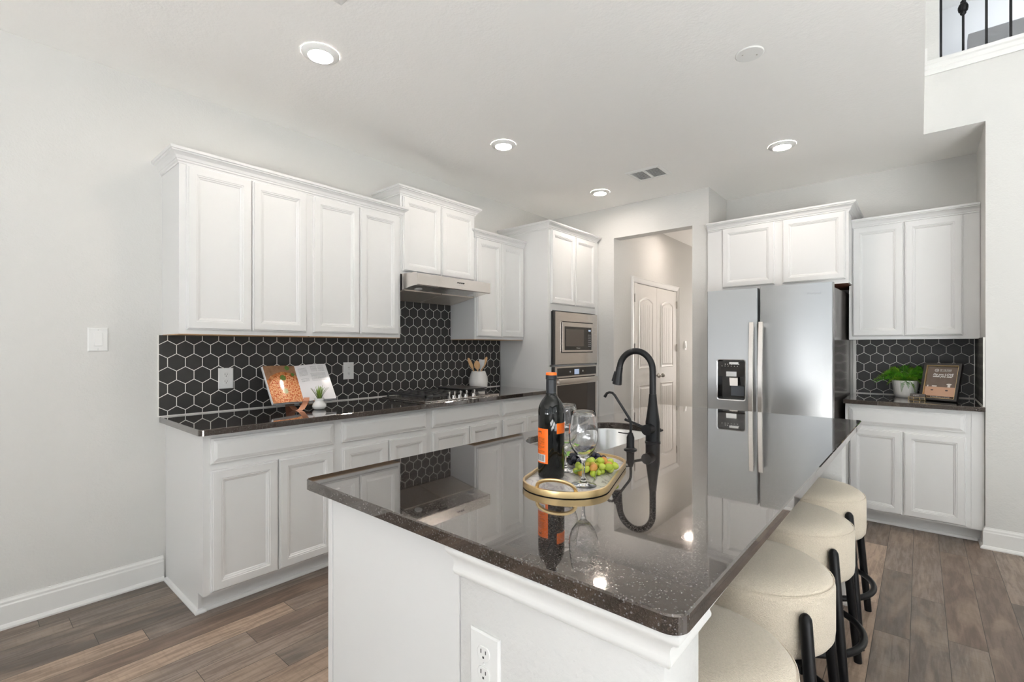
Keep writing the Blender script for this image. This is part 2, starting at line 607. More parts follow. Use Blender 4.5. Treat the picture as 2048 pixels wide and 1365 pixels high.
    def slab(s, outline, z0, z1, holes=(), cham=0.003):
        """flat slab with polygon outline and holes, small top chamfer"""
        def ring(pts, z):
            return [s.bm.verts.new((p[0], p[1], z)) for p in pts]

        def inset(pts, d):
            n = len(pts); out = []
            for i in range(n):
                a, b, c = Vector(pts[i - 1]), Vector(pts[i]), Vector(pts[(i + 1) % n])
                d1, d2 = (b - a).normalized(), (c - b).normalized()
                n1, n2 = Vector((-d1.y, d1.x)), Vector((-d2.y, d2.x))
                k = n1 + n2
                k = k / max(k.dot(n1), 1e-6)
                out.append(b + k * d)
            return out
        tops, bots = [], []
        for pts in [outline] + list(holes):
            lo = ring(pts, z0); mid = ring(pts, z1 - cham); hi = ring(inset(pts, cham), z1)
            n = len(pts)
            for a, b in ((lo, mid), (mid, hi)):
                for i in range(n):
                    s.bm.faces.new((a[i], a[(i + 1) % n], b[(i + 1) % n], b[i]))
            tops.append(hi); bots.append(lo)
        for rs in (tops, bots):
            ed = []
            for r in rs:
                for i in range(len(r)):
                    e = s.bm.edges.get((r[i], r[(i + 1) % len(r)]))
                    ed.append(e)
            bmesh.ops.triangle_fill(s.bm, use_beauty=True, use_dissolve=False, edges=ed)
        return s

    def build(s, name, mat, parent=None, off=(0, 0, 0), smooth=False, angle=35, sub=0):
        me = bpy.data.meshes.new(name)
        bmesh.ops.recalc_face_normals(s.bm, faces=s.bm.faces[:])
        if any(off): bmesh.ops.translate(s.bm, vec=Vector(off) * -1, verts=s.bm.verts[:])
        if smooth:
            for f in s.bm.faces: f.smooth = True
            ca = math.radians(angle)
            for e in s.bm.edges:
                if len(e.link_faces) == 2 and e.calc_face_angle(0) > ca: e.smooth = False
        s.bm.to_mesh(me)
        s.bm.free()
        me.materials.append(mat)
        o = bpy.data.objects.new(name, me)
        COL.objects.link(o)
        if parent is not None: o.parent = parent
        if sub:
            md = o.modifiers.new('subdivision', 'SUBSURF'); md.levels = sub; md.render_levels = sub
        return o


def tag(o, label=None, cat=None, group=None, kind=None):
    if label: o['label'] = label
    if cat: o['category'] = cat
    if group: o['group'] = group
    if kind: o['kind'] = kind
    return o


class T:
    """a thing: an Empty at its base; parts are given in world coordinates unless local=True"""
    def __init__(s, name, label, cat, loc=(0, 0, 0), rot=(0, 0, 0), group=None, local=False):
        s.o = bpy.data.objects.new(name, None)
        s.o.empty_display_size = 0.05
        COL.objects.link(s.o)
        s.o.location = loc; s.o.rotation_euler = rot
        tag(s.o, label, cat, group)
        s.off = (0, 0, 0) if local else tuple(loc)

    def part(s, name, b, mat, parent=None, label=None, **kw):
        o = b.build(name, mat, parent or s.o, off=s.off, **kw)
        if label: o['label'] = label
        return o


def copy_tree(o, parent=None):
    c = o.copy()
    COL.objects.link(c)
    c.parent = parent
    for ch in list(o.children): copy_tree(ch, c)
    return c


def struct(name, b, mat, **kw):
    return tag(b.build(name, mat, **kw), kind='structure')


def text_mesh(txt, size, mat, name, parent, M, extrude=0.0004, align='CENTER', spacing=1.0, shear=0.0, offset=0.0, width=None):
    cu = bpy.data.curves.new(name, 'FONT')
    cu.body = txt; cu.size = size; cu.extrude = extrude; cu.align_x = align; cu.space_character = spacing; cu.shear = shear; cu.offset = offset
    cu.resolution_u = 2
    ob = bpy.data.objects.new(name, cu)
    COL.objects.link(ob)
    dg = bpy.context.evaluated_depsgraph_get()
    me = bpy.data.meshes.new_from_object(ob.evaluated_get(dg))
    bpy.data.objects.remove(ob)
    if width:
        xs = [v.co.x for v in me.vertices]
        k = width / max(max(xs) - min(xs), 1e-6)
        for v in me.vertices: v.co.x *= k
    me.transform(M)
    me.materials.clear(); me.materials.append(mat)
    o = bpy.data.objects.new(name, me)
    COL.objects.link(o)
    if parent is not None: o.parent = parent
    return o


def basis(o, u, v):
    """matrix taking text x->u, y->v, z->u x v, origin o"""
    u, v = Vector(u).normalized(), Vector(v).normalized()
    n = u.cross(v)
    M = Matrix((u, v, n)).transposed().to_4x4()
    M.translation = Vector(o)
    return M


# ------------------------------------------------------------------ SETTING
CZ = 2.775          # kitchen ceiling
BW = 4.50           # wall with the hall opening
RW = 4.36           # wall on the right with the alcove
AL = 5.03           # back of the fridge alcove
OX0, OX1, OZ = 0.7995, 1.615, 2.445
b = B(); b.box(-0.12, 0.0, -4.62, 9.2, 0, CZ)
struct('wall_left', b, WALL)
b = B()
b.box(0.0, OX0, BW, BW + 0.13, 0, CZ)
b.box(OX0, OX1, BW, BW + 0.13, OZ, CZ)
b.box(OX1, 1.765, BW, BW + 0.13, 0, CZ)
b.box(1.635, 1.765, BW + 0.13, 9.2, 0, CZ)          # return beside the fridge
b.box(1.765, 3.69, AL, AL + 0.12, 0, CZ)            # alcove back
b.box(3.56, 3.69, RW + 0.12, AL, 0, CZ)             # alcove side
struct('wall_back', b, WALL)
b = B()
b.box(3.56, 8.6, RW, RW + 0.12, 0, CZ)
b.box(3.255, 8.6, RW, RW + 0.12, CZ + 0.02, 3.17); b.box(3.69, 8.6, RW, RW + 0.12, CZ, CZ + 0.02); b.box(3.255, 3.69, RW, RW + 0.004, CZ, CZ + 0.02)
b.box(3.255, 3.335, RW + 0.0, RW + 0.12, 3.17, 5.4)
struct('wall_right', b, WALL)
# hall beyond the opening
b = B()
b.box(0.60, 0.7995, BW + 0.13, 5.04, 0, 2.72)
b.box(0.60, 0.7995, 6.11, 9.2, 0, 2.72)
b.box(0.60, 0.7995, 5.04, 6.11, 2.035, 2.72)
b.box(0.60, 1.64, 9.1, 9.2, 0, 2.72)
struct('wall_hall', b, WALL)
b = B(); b.box(0.60, 1.64, BW + 0.13, 9.2, 2.72, 2.775)
struct('ceiling_hall', b, CEIL)
# ceiling slab ends at x = 3.255, the great room beyond is two storeys high
b = B(); b.box(-0.12, 3.255, -4.62, RW + 0.12, CZ, 3.17); b.box(-0.12, 3.255, RW + 0.12, AL + 0.12, CZ, 3.17); b.box(3.255, 3.69, RW + 0.004, AL + 0.12, CZ, CZ + 0.02); b.box(3.255, 3.69, RW + 0.12, AL + 0.12, CZ + 0.02, 3.05); b.box(-0.12, 1.765, AL, 9.2, CZ, 3.17)
struct('ceiling', b, CEIL)
b = B(); b.box(3.135, 3.255, -4.62, RW, 3.17, 5.5)
struct('wall_upper', b, WALL)
b = B(); b.box(3.135, 8.7, -4.62, 9.0, 5.5, 5.6)
struct('ceiling_high', b, CEIL)
# loft: floor, back wall and the stair half wall seen through the balusters
b = B(); b.box(3.255, 8.6, RW + 0.12, 9.0, 3.05, 3.17)
struct('floor_loft', b, SOFTWALL)
b = B(); b.box(3.255, 8.6, 8.0, 8.1, 3.17, 5.5); b.box(3.135, 3.255, RW + 0.12, 8.1, 3.17, 5.5)
struct('wall_loft', b, SOFTWALL)
b = B(); b.box(3.62, 8.6, 6.9, 7.05, 3.17, 4.58)
struct('wall_loft_half', b, simple('half_wall_grey', (0.44, 0.45, 0.47), 0.6))


# outer walls with the window openings
def wall_with_holes(b, axis, pos, th, a0, a1, z0, z1, holes):
    """holes: list of (a_min, a_max, z_min, z_max) sorted along the axis, not overlapping"""
    def bx(p, q, r, s_):
        if q - p < 1e-4 or s_ - r < 1e-4: return
        if axis == 0: b.box(p, q, pos, pos + th, r, s_)
        else: b.box(pos, pos + th, p, q, r, s_)
    cur = a0
    for h in holes:
        bx(cur, h[0], z0, z1)
        bx(h[0], h[1], z0, h[2]); bx(h[0], h[1], h[3], z1)
        cur = h[1]
    bx(cur, a1, z0, z1)


FW = [(0.30, 1.60, 0.5, 2.4), (2.0, 3.30, 0.5, 2.4), (3.8, 5.4, 0.8, 4.4), (5.8, 7.4, 0.8, 4.4)]
b = B(); wall_with_holes(b, 0, -4.62, 0.12, -0.12, 8.72, 0, 5.5, FW)
struct('wall_front', b, FARWALL)
RWIN = [(-4.1, -2.7, 0.8, 4.4), (-2.3, -0.9, 0.8, 4.4), (-0.5, 0.9, 0.8, 4.4)]
b = B(); wall_with_holes(b, 1, 8.6, 0.12, -4.62, 9.0, 0, 5.5, RWIN)
struct('wall_far_right', b, FARWALL)
wi = 0
for axis, pos, hs in ((0, -4.60, FW), (1, 8.62, RWIN)):
    for (a0, a1, z0, z1) in hs:
        wi += 1
        b = B()

        def wb(p, q, r, s_):
            if axis == 0: b.box(p, q, pos, pos + 0.07, r, s_)
            else: b.box(pos, pos + 0.07, p, q, r, s_)
        wb(a0, a0 + 0.05, z0, z1); wb(a1 - 0.05, a1, z0, z1); wb(a0, a1, z0, z0 + 0.05); wb(a0, a1, z1 - 0.05, z1)
        wb(a0, a1, (z0 + z1) / 2 - 0.02, (z0 + z1) / 2 + 0.02)
        struct('window_%d' % wi, b, TRIM)

# floor of individual planks
W = 0.1287
X0 = 0.50 - 5 * W
bm = bmesh.new()
uvl = bm.loops.layers.uv.new('UVMap')
cl = bm.loops.layers.float_color.new('plank')
fixed = {4: (0.268, 0.12), 5: (0.574, 0.85), 8: (0.876, 0.62), 9: (0.641, 0.55), 7: (1.105, 0.7)}
joints = {1: [0.268], 5: [0.574], 6: [1.45, 0.05], 7: [1.105], 8: [0.876], 9: [0.641],
          25: [2.77], 24: [3.98], 26: [3.264, 2.05], 27: [4.10, 2.875, 1.5], 28: [3.807, 2.572], 29: [3.50, 2.3], 30: [2.9, 4.1]}
rnd = random.Random(11)
x = X0 - W; k = 4
tones_known = {(5, 0): 0.45, (5, 1): 0.2, (7, 0): 0.95, (9, 0): 0.6, (8, 0): 0.9}
for k in range(0, 70):
    xa = 0.50 + (k - 5) * W
    if xa > 8.7: break
    js = sorted(joints.get(k, [])) or [rnd.uniform(-0.6, 0.6) + 1.0]
    ys = list(js)
    while ys[0] > -4.7: ys.insert(0, ys[0] - rnd.choice((1.22, 1.22, 0.92)))
    while ys[-1] < 9.2: ys.append(ys[-1] + rnd.choice((1.22, 1.22, 0.8)))
    prev = -1
    for ya, yb in zip(ys, ys[1:]):
        tone = rnd.random()
        while abs(tone - prev) < 0.12: tone = rnd.random()
        prev = tone
        ym = (ya + yb) / 2
        if k == 5: tone = 0.93 if ym < 0.574 else 0.24
        elif k == 7: tone = 0.97 if ym < 1.105 else 0.58
        elif k == 8: tone = 0.62 if ym < 0.876 else 0.40
        elif k in (2, 3, 4, 6, 9): tone = {2: 0.22, 3: 0.14, 4: 0.02, 6: 0.44, 9: 0.66}[k]
        elif k == 24 and 2.9 < ym < 3.98: tone = 1.25
        elif k == 27 and 2.9 < ym < 4.1: tone = 0.72
        elif k == 29 and ym > 3.5: tone = 1.05
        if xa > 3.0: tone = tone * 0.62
        
        g = rnd.random()
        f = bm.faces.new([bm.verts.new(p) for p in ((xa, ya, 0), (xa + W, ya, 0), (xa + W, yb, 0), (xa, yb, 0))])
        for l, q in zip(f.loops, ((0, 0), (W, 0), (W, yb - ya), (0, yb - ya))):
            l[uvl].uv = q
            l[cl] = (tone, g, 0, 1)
me = bpy.data.meshes.new('floor')
bm.to_mesh(me); bm.free()
me.materials.append(FLOORM)
o = bpy.data.objects.new('floor', me); COL.objects.link(o); tag(o, kind='structure')
b = B(); b.box(-0.2, 8.8, -4.8, 9.3, -0.08, -0.002)
struct('floor_slab', b, SOFTWALL)

b = B(); b.box(4.35, 8.55, -4.55, 4.30, 0.0005, 0.012)  # added unseen pale sheet that bounces sunlight up to the ceiling
t = NT('pale_bounce_reflector')
t.p(t.mix(t.noise(t.geo_pos(), 300, 2, 0.6), (0.66, 0.665, 0.67), (0.78, 0.785, 0.79)), 0.95, 0.0)
struct('floor_bounce_sheet', b, t.m)

# baseboards
BASEP = [(0, 0), (0.026, 0), (0.026, 0.008), (0.020, 0.018), (0.013, 0.022), (0.013, 0.105), (0.010, 0.112), (0.010, 0.122), (0.005, 0.131), (0.004, 0.136), (0, 0.136)]
b = B(); b.sweep([(0, 0.775, 0), (0, -4.5, 0)], BASEP, out=-1)
struct('baseboard_left', b, TRIM)
b = B(); b.sweep([(3.56, 4.49, 0), (3.56, RW, 0), (8.6, RW, 0)], BASEP, out=1)
struct('baseboard_right', b, TRIM)
b = B(); b.sweep([(0.80, 6.2, 0), (0.80, 9.1, 0)], BASEP, out=1)
struct('baseboard_hall', b, TRIM)

# trim under the loft railing
LT = [(0, 0), (0.012, 0), (0.014, 0.012), (0.014, 0.030), (0.020, 0.036), (0.020, 0.062), (0.030, 0.070), (0.030, 0.092), (0, 0.092)]
b = B(); b.sweep([(3.335 - 0.075, RW, 3.170), (8.5, RW, 3.170)], LT, out=1); b.box(3.335, 8.5, RW, RW + 0.12, 3.17, 3.262)
struct('trim_1', b, TRIM)
b = B(); b.box(3.256, 3.275, RW - 0.01, RW, 3.262, 3.36)
struct('trim_2', b, TRIM)

# ------------------------------------------------------------------ hall double door (x = 0.80 wall)
CAS = [(0, 0), (0.004, 0.006), (0.016, 0.010), (0.024, 0.012), (0.05, 0.016), (0.058, 0.020), (0.062, 0.020), (0.062, 0)]


def casing(name):
    b = B()
    y0, y1, z1 = 5.04 - 0.06 + 0.0, 6.11 + 0.0, 2.035
    y0, y1 = 4.955, 6.185
    # jamb legs and head as a mitred sweep in the wall plane
    path = [(0.80, y0, 0), (0.80, y0, z1), (0.80, y1, z1), (0.80, y1, 0)]
    prof = [(a, h) for a, h in CAS]
    b.sweep(path, prof, out=-1, zdir=(1, 0, 0))
    return b


dt = T('door_1', None, None, (0.80, 5.57, 0))
tag(dt.o, kind='structure')
dt.part('door_casing', casing('c'), TRIM)


def arch_door(y0, y1, x):
    b = B()
    z0, z1 = 0.012, 2.028
    n = 14
    b.box(x - 0.035, x, y0, y1, z0, z1)
    w = y1 - y0
    m = 0.115
    # upper arched panel and lower square panel as sunk reliefs with raised rims

    def rim(pts):
        for off, h in ((0, 0.0),):
            pass
        rs = []
        c = Vector((sum(p[0] for p in pts) / len(pts), sum(p[1] for p in pts) / len(pts)))
        N = len(pts)
        for ins, ht in ((0, 0.0), (0.004, 0.006), (0.014, 0.004), (0.020, 0.0005), (0.034, 0.0012), (0.046, 0.005)):
            r = []
            for i in range(N):
                a, q, d = Vector(pts[i - 1]), Vector(pts[i]), Vector(pts[(i + 1) % N])
                d1, d2 = (q - a).normalized(), (d - q).normalized()
                n1, n2 = Vector((-d1.y, d1.x)), Vector((-d2.y, d2.x))
                k = n1 + n2; k = k / max(k.dot(n1), 1e-6)
                p = q + k * ins
                r.append((x + ht, p.x, p.y))
            rs.append(r)
        b.rings(rs, True, False, True)
    pts = [(y0 + m, 1.06), (y1 - m, 1.06), (y1 - m, 1.835)]
    cw = (w - 2 * m)
    for i in range(1, 10):
        a = math.pi * i / 10
        pts.append((y1 - m - cw * i / 10, 1.835 + 0.050 * (1 - (1 - i / 5) ** 2)))
    pts.append((y0 + m, 1.835))
    rim(pts)
    rim([(y0 + m, 0.22), (y1 - m, 0.22), (y1 - m, 0.87), (y0 + m, 0.87)])
    for i in range(1, 5):
        yy = y0 + m + 0.046 + (cw - 0.092) * i / 5
        b.box(x + 0.004, x + 0.0062, yy - 0.004, yy + 0.004, 1.11, 1.80)
        b.box(x + 0.004, x + 0.0062, yy - 0.004, yy + 0.004, 0.27, 0.82)
    return b


for (ya, yb, hy, ky) in ((4.965, 5.566, 4.965, 5.51), (5.572, 6.175, 6.175, 5.625)):
    d = dt.part('door_leaf', arch_door(ya, yb, 0.803), DOORW, smooth=False)
    hb = B()
    for z in (0.25, 1.30, 1.86):
        hb.box(0.800, 0.812, hy - 0.006, hy + 0.006, z - 0.045, z + 0.045)
        hb.cyl((0.812, hy, z - 0.048), 0.006, 0.096, 2, 10)
    dt.part('hinge', hb, NICKEL, d)
    kb = B(); kb.cyl((0.803, ky, 0.965), 0.028, 0.008, 0, 20); kb.cyl((0.81, ky, 0.965), 0.010, 0.03, 0, 14); kb.ball((0.855, ky, 0.965), 0.026)
    dt.part('door_knob', kb, NICKEL, d, smooth=True)
# ------------------------------------------------------------------ generic wall devices


def wall_plate(name, label, cat, o, u, v, n, w, h, kind, group=None):
    """decorative plate; o = centre on the wall, u across, v up, n out of the wall"""
    o, u, v, n = Vector(o), Vector(u), Vector(v), Vector(n)
    t = T(name, label, cat, tuple(o), group=group)
    b = B(); b.panel(o - u * w / 2 - v * h / 2, u, v, n, w, h, [(0, 0.003), (0.004, 0.006)])
    plate = t.part('cover_plate', b, PLASTIC)
    if kind == 'switch':
        b = B(); b.panel(o - u * 0.0175 - v * 0.034 + n * 0.006, u, v, n, 0.035, 0.068, [(0, 0.001), (0.001, 0.0015)])
        fr = t.part('switch_frame', b, PLASTIC)
        b = B()
        q = o + n * 0.0072
        p = [q - u * 0.015 - v * 0.031, q + u * 0.015 - v * 0.031, q + u * 0.015 + v * 0.031, q - u * 0.015 + v * 0.031]
        b.rings([p, [p[0] + n * 0.007, p[1] + n * 0.007, p[2] + n * 0.0015, p[3] + n * 0.0015]])
        t.part('rocker', b, PLASTIC)
    else:
        for s_ in (1, -1):
            c = o + v * (0.021 * s_) + n * 0.006
            pts = []
            for i in range(24):
                a = 2 * math.pi * i / 24
                pts.append((0.0175 * math.cos(a), max(-0.0145, min(0.0145, 0.0175 * math.sin(a)))))
            b = B(); b.rings([[c + u * a + v * q for a, q in pts], [c + u * a + v * q + n * 0.0014 for a, q in pts], [c + (u * a + v * q) * 0.93 + n * 0.002 for a, q in pts]])
            rc = t.part('receptacle', b, PLASTIC)
            b = B()
            for du, dv, hw, hh in ((-0.0065, 0.004, 0.0011, 0.0042), (0.0065, 0.004, 0.0011, 0.0036), (0, -0.0075, 0.0022, 0.0022)):
                q = c + u * du + v * dv + n * 0.0018
                b.panel(q - u * hw - v * hh, u, v, n, 2 * hw, 2 * hh, [(0, 0.0006)])
            t.part('slot', b, DARKSLOT, rc)
    for dv in ((h / 2 - 0.012, -h / 2 + 0.012) if kind == 'switch' else (0,)):
        q = o + v * dv + n * 0.006
        sb = B(); sb.ball(tuple(q), 0.0026, n=10, m=6)
        t.part('screw', sb, PLASTIC)
    return t


wall_plate('light_switch', 'white rocker light switch on the plain left wall', 'light switch', (0, 0.494, 1.344), (0, 1, 0), (0, 0, 1), (1, 0, 0), 0.082, 0.122, 'switch')
wall_plate('power_outlet', 'white outlet on the hex tile left of the open cookbook', 'outlet', (0.008, 1.090, 1.115), (0, 1, 0), (0, 0, 1), (1, 0, 0), 0.083, 0.125, 'outlet')
wall_plate('power_outlet', 'white outlet on the hex tile between the cookbook and the cooktop', 'outlet', (0.008, 1.915, 1.130), (0, 1, 0), (0, 0, 1), (1, 0, 0), 0.083, 0.125, 'outlet')
wall_plate('power_outlet', 'large white outlet on the end wall of the island, below the trim', 'outlet', (2.551, 0.72, 0.650), (1, 0, 0), (0, 0, 1), (0, -1, 0), 0.083, 0.125, 'outlet')
wall_plate('light_switch', 'white switch half hidden at the edge of the hall opening', 'light switch', (0.80, 6.50, 1.33), (0, 1, 0), (0, 0, 1), (1, 0, 0), 0.082, 0.122, 'switch')

# ------------------------------------------------------------------ backsplashes
t = T('backsplash', 'black hexagon tile backsplash with white grout on the long left wall', 'backsplash', (0, 2.2, 0.914))
b = B()
b.box(0.0005, 0.008, 0.752, 2.155, 0.918, 1.372)
b.box(0.0005, 0.008, 2.155, 2.93, 0.918, 1.70)
b.box(0.0005, 0.008, 2.93, 3.598, 0.918, 1.372)
t.part('tile_field', b, HEXL)
GROUT = simple('grout_white', (0.84, 0.82, 0.78), 0.6)
b = B(); b.box(0.0005, 0.0095, 0.748, 0.7525, 0.9145, 1.374); b.box(0.0005, 0.011, 0.752, 3.598, 0.9145, 0.921)
t.part('caulk_line', b, GROUT)
t = T('backsplash', 'black hexagon tile backsplash in the alcove behind the fern', 'backsplash', (3.18, AL, 0.914))
b = B(); b.box(2.822, 3.5595, AL - 0.008, AL - 0.0005, 0.918, 1.370)
t.part('tile_field', b, HEXR)
b = B(); b.box(3.552, 3.5595, 4.37, AL - 0.008, 0.918, 1.370)
t.part('side_tile_field', b, m_hex('hex_tile_side', 1, 4.98, 1.285))
b = B(); b.box(2.800, 2.822, AL - 0.010, AL - 0.0005, 0.9145, 1.370); b.box(2.822, 3.5595, AL - 0.011, AL - 0.0005, 0.9145, 0.921)
b.box(3.547, 3.552, AL - 0.012, AL - 0.004, 0.918, 1.370); b.box(3.549, 3.5595, 4.365, 4.371, 0.9145, 1.370); b.box(3.548, 3.5595, 4.371, AL - 0.01, 0.9145, 0.920)
t.part('caulk_line', b, GROUT)

# ------------------------------------------------------------------ cabinets
DOORP = [(0, 0.010), (0.003, 0.013), (0.007, 0.013), (0.009, 0.019), (0.043, 0.019), (0.046, 0.0165), (0.051, 0.0165), (0.054, 0.0125), (0.060, 0.0105), (0.063, 0.0065), (0.066, 0.0065)]
DRAWP = [(0, 0.009), (0.003, 0.011), (0.010, 0.0115), (0.012, 0.014), (0.026, 0.019), (0.028, 0.019)]
CROWN = [(0, 0), (0.004, 0), (0.005, 0.008), (0.011, 0.012), (0.012, 0.020), (0.016, 0.022), (0.022, 0.036), (0.033, 0.048), (0.040, 0.051), (0.041, 0.057), (0.047, 0.059), (0.049, 0.072), (0, 0.072)]


def door(t, plane, face, a0, a1, z0, z1, name='cabinet_door', prof=DOORP):
    """plane 'x': faces +x at x=face, spans y a0..a1 ; plane 'y': faces -y at y=face, spans x"""
    b = B()
    if plane == 'x': b.panel((face, a0, z0), (0, 1, 0), (0, 0, 1), (1, 0, 0), a1 - a0, z1 - z0, prof)
    elif plane == 'y': b.panel((a0, face, z0), (1, 0, 0), (0, 0, 1), (0, -1, 0), a1 - a0, z1 - z0, prof)
    elif plane == '-x': b.panel((face, a1, z0), (0, -1, 0), (0, 0, 1), (-1, 0, 0), a1 - a0, z1 - z0, prof)
    return t.part(name, b, CAB)


def wall_cab(label, y0, y1, z0, z1, depth, doors, group=None, under=True, dz=(0.022, 0.012), crown=None, name='wall_cabinet'):
    t = T(name, label, 'cabinet', (0, (y0 + y1) / 2, z0))
    b = B(); b.box(0.001, depth - 0.019, y0 + 0.004, y1 - 0.004, z0 + 0.010, z1); b.box(depth - 0.019, depth, y0, y1, z0, z1)
    b.box(0.001, depth - 0.019, y0, y0 + 0.012, z0, z1); b.box(0.001, depth - 0.019, y1 - 0.012, y1, z0, z1)
    t.part('cabinet_body', b, CAB)
    if under:
        b = B(); b.box(0.010, depth - 0.003, y0 + 0.003, y1 - 0.003, z0 - 0.004, z0 - 0.0002)
        t.part('bottom_panel', b, CABIN, label='bare wood underside')
    for a0, a1 in doors: door(t, 'x', depth, a0, a1, z0 + dz[0], z1 - dz[1])
    if crown:
        b = B(); b.sweep(crown, CROWN, out=1)
        t.part('crown_molding', b, CAB)
    return t


# crown runs along +y with the outward side to +x
wall_cab('left two-door white wall cabinet at the near end of the long wall', 0.768, 1.4625, 1.375, 2.272, 0.312,
         [(0.799, 1.1175), (1.1225, 1.440)], crown=[(0.0, 0.768, 2.262), (0.312, 0.768, 2.262), (0.312, 1.4625, 2.262)])
wall_cab('second two-door white wall cabinet, left beside the range hood', 1.4625, 2.155, 1.375, 2.272, 0.312,
         [(1.485, 1.811), (1.816, 2.134)], crown=[(0.312, 1.4625, 2.262), (0.312, 2.155, 2.262), (0.3118, 2.155, 2.262)])
wall_cab('short raised white wall cabinet directly above the range hood', 2.157, 2.928, 1.85, 2.440, 0.312,
         [(2.172, 2.541), (2.546, 2.913)], under=False, dz=(0.022, 0.012), crown=[(0.0, 2.157, 2.424), (0.312, 2.157, 2.424), (0.312, 2.928, 2.424), (0.0, 2.928, 2.424)])
wall_cab('narrow white wall cabinet between the range hood and the oven tower', 2.93, 3.598, 1.375, 2.265, 0.312,
         [(2.950, 3.268), (3.273, 3.588)], crown=[(0.3118, 2.93, 2.247), (0.312, 2.93, 2.247), (0.312, 3.597, 2.247)])

# oven tower: a box with openings for the microwave and the oven
t = T('oven_cabinet', 'tall white cabinet holding the built-in microwave and oven', 'cabinet', (0, 4.05, 0))
b = B()
TD = 0.612
b.box(0.012, TD, 3.60, 3.62, 0.0, 2.42); b.box(0.012, TD, 4.47, 4.496, 0.0, 2.42)
b.box(0.012, 0.02, 3.62, 4.47, 0.0, 2.42)
b.box(0.02, TD, 3.62, 4.47, 1.655, 2.42)
b.box(0.02, TD, 3.62, 4.47, 1.122, 1.137)
b.box(0.02, TD, 3.62, 4.47, 0.10, 0.395)
b.box(0.02, TD - 0.07, 3.62, 4.47, 0.0, 0.10)
b.box(TD - 0.02, TD, 3.62, 3.66, 0.395, 1.655); b.box(TD - 0.02, TD, 4.435, 4.47, 0.395, 1.655)
t.part('cabinet_body', b, CAB)
for a0, a1 in ((3.630, 4.030), (4.036, 4.418)): door(t, 'x', TD, a0, a1, 1.715, 2.405)
door(t, 'x', TD, 3.630, 4.418, 0.12, 0.37, 'drawer_front', DRAWP)
b = B(); b.sweep([(0.012, 3.60, 2.402), (TD, 3.60, 2.402), (TD, 4.447, 2.402), (0.50, 4.447, 2.402)], CROWN, out=1)
t.part('crown_molding', b, CAB)


# ------------------------------------------------------------------ base cabinets on the left wall
def base_cab(label, y0, y1, dr, doors, end=False):
    t = T('base_cabinet', label, 'cabinet', (0, (y0 + y1) / 2, 0))
    D = 0.612
    b = B(); b.box(0.001, D, y0, y1, 0.10, 0.884)
    if end:
        b.box(0.001, 0.545, y0, y0 + 0.018, 0.0, 0.10)
    b.box(0.05, 0.538, y0 + (0.018 if end else 0), y1, 0.0, 0.10)
    t.part('cabinet_body', b, CAB)
    door(t, 'x', D, dr[0], dr[1], 0.735, 0.860, 'drawer_front', DRAWP)
    for a0, a1 in doors: door(t, 'x', D, a0, a1, 0.112, 0.704)
    shoe = [(0, 0), (0.016, 0), (0.016, 0.006), (0.010, 0.016), (0, 0.020)]
    b = B()
    if end: b.sweep([(0.026, y0, 0), (0.545, y0, 0), (0.545, y0 + 0.018, 0), (0.538, y0 + 0.019, 0), (0.538, y1, 0)], shoe, out=1)
    else: b.sweep([(0.538, y0, 0), (0.538, y1, 0)], shoe, out=1)
    t.part('shoe_molding', b, CAB)
    return t


base_cab('white base cabinet at the near end of the long counter, exposed side panel', 0.786, 1.482, (0.818, 1.457), [(0.818, 1.137), (1.141, 1.455)], end=True)
base_cab('white base cabinet between the end cabinet and the cooktop, below the cookbook', 1.482, 2.175, (1.508, 2.151), [(1.511, 1.835), (1.839, 2.149)])
base_cab('white base cabinet directly below the cooktop', 2.175, 2.930, (2.201, 2.912), [(2.201, 2.565), (2.570, 2.912)])
base_cab('white base cabinet between the cooktop and the oven tower', 2.930, 3.598, (2.949, 3.580), [(2.949, 3.262), (3.267, 3.580)])


def rounded(pts, rad, seg=6):
    """round the corners of a CCW polygon; rad may be list"""
    out = []
    n = len(pts)
    for i in range(n):
        r = rad[i] if isinstance(rad, (list, tuple)) else rad
        p = Vector(pts[i]); a = (Vector(pts[i - 1]) - p).normalized(); c = (Vector(pts[(i + 1) % n]) - p).normalized()
        if r <= 0: out.append((p.x, p.y)); continue
        ang = a.angle(c); d = r / math.tan(ang / 2)
        s0, s1 = p + a * d, p + c * d
        cen = p + (a + c).normalized() * (r / math.sin(ang / 2))
        t0 = math.atan2(s0.y - cen.y, s0.x - cen.x); t1 = math.atan2(s1.y - cen.y, s1.x - cen.x)
        dt_ = (t1 - t0 + math.pi) % (2 * math.pi) - math.pi
        for k in range(seg + 1):
            q = t0 + dt_ * k / seg
            out.append((cen.x + r * math.cos(q), cen.y + r * math.sin(q)))
    return out


b = B(); b.slab(rounded([(0.0015, 0.756), (0.668, 0.756), (0.668, 3.598), (0.0015, 3.598)], [0, 0.025, 0, 0]), 0.884, 0.914)
tag(b.build('countertop', GRANITE), 'long black granite countertop along the left wall', 'countertop')

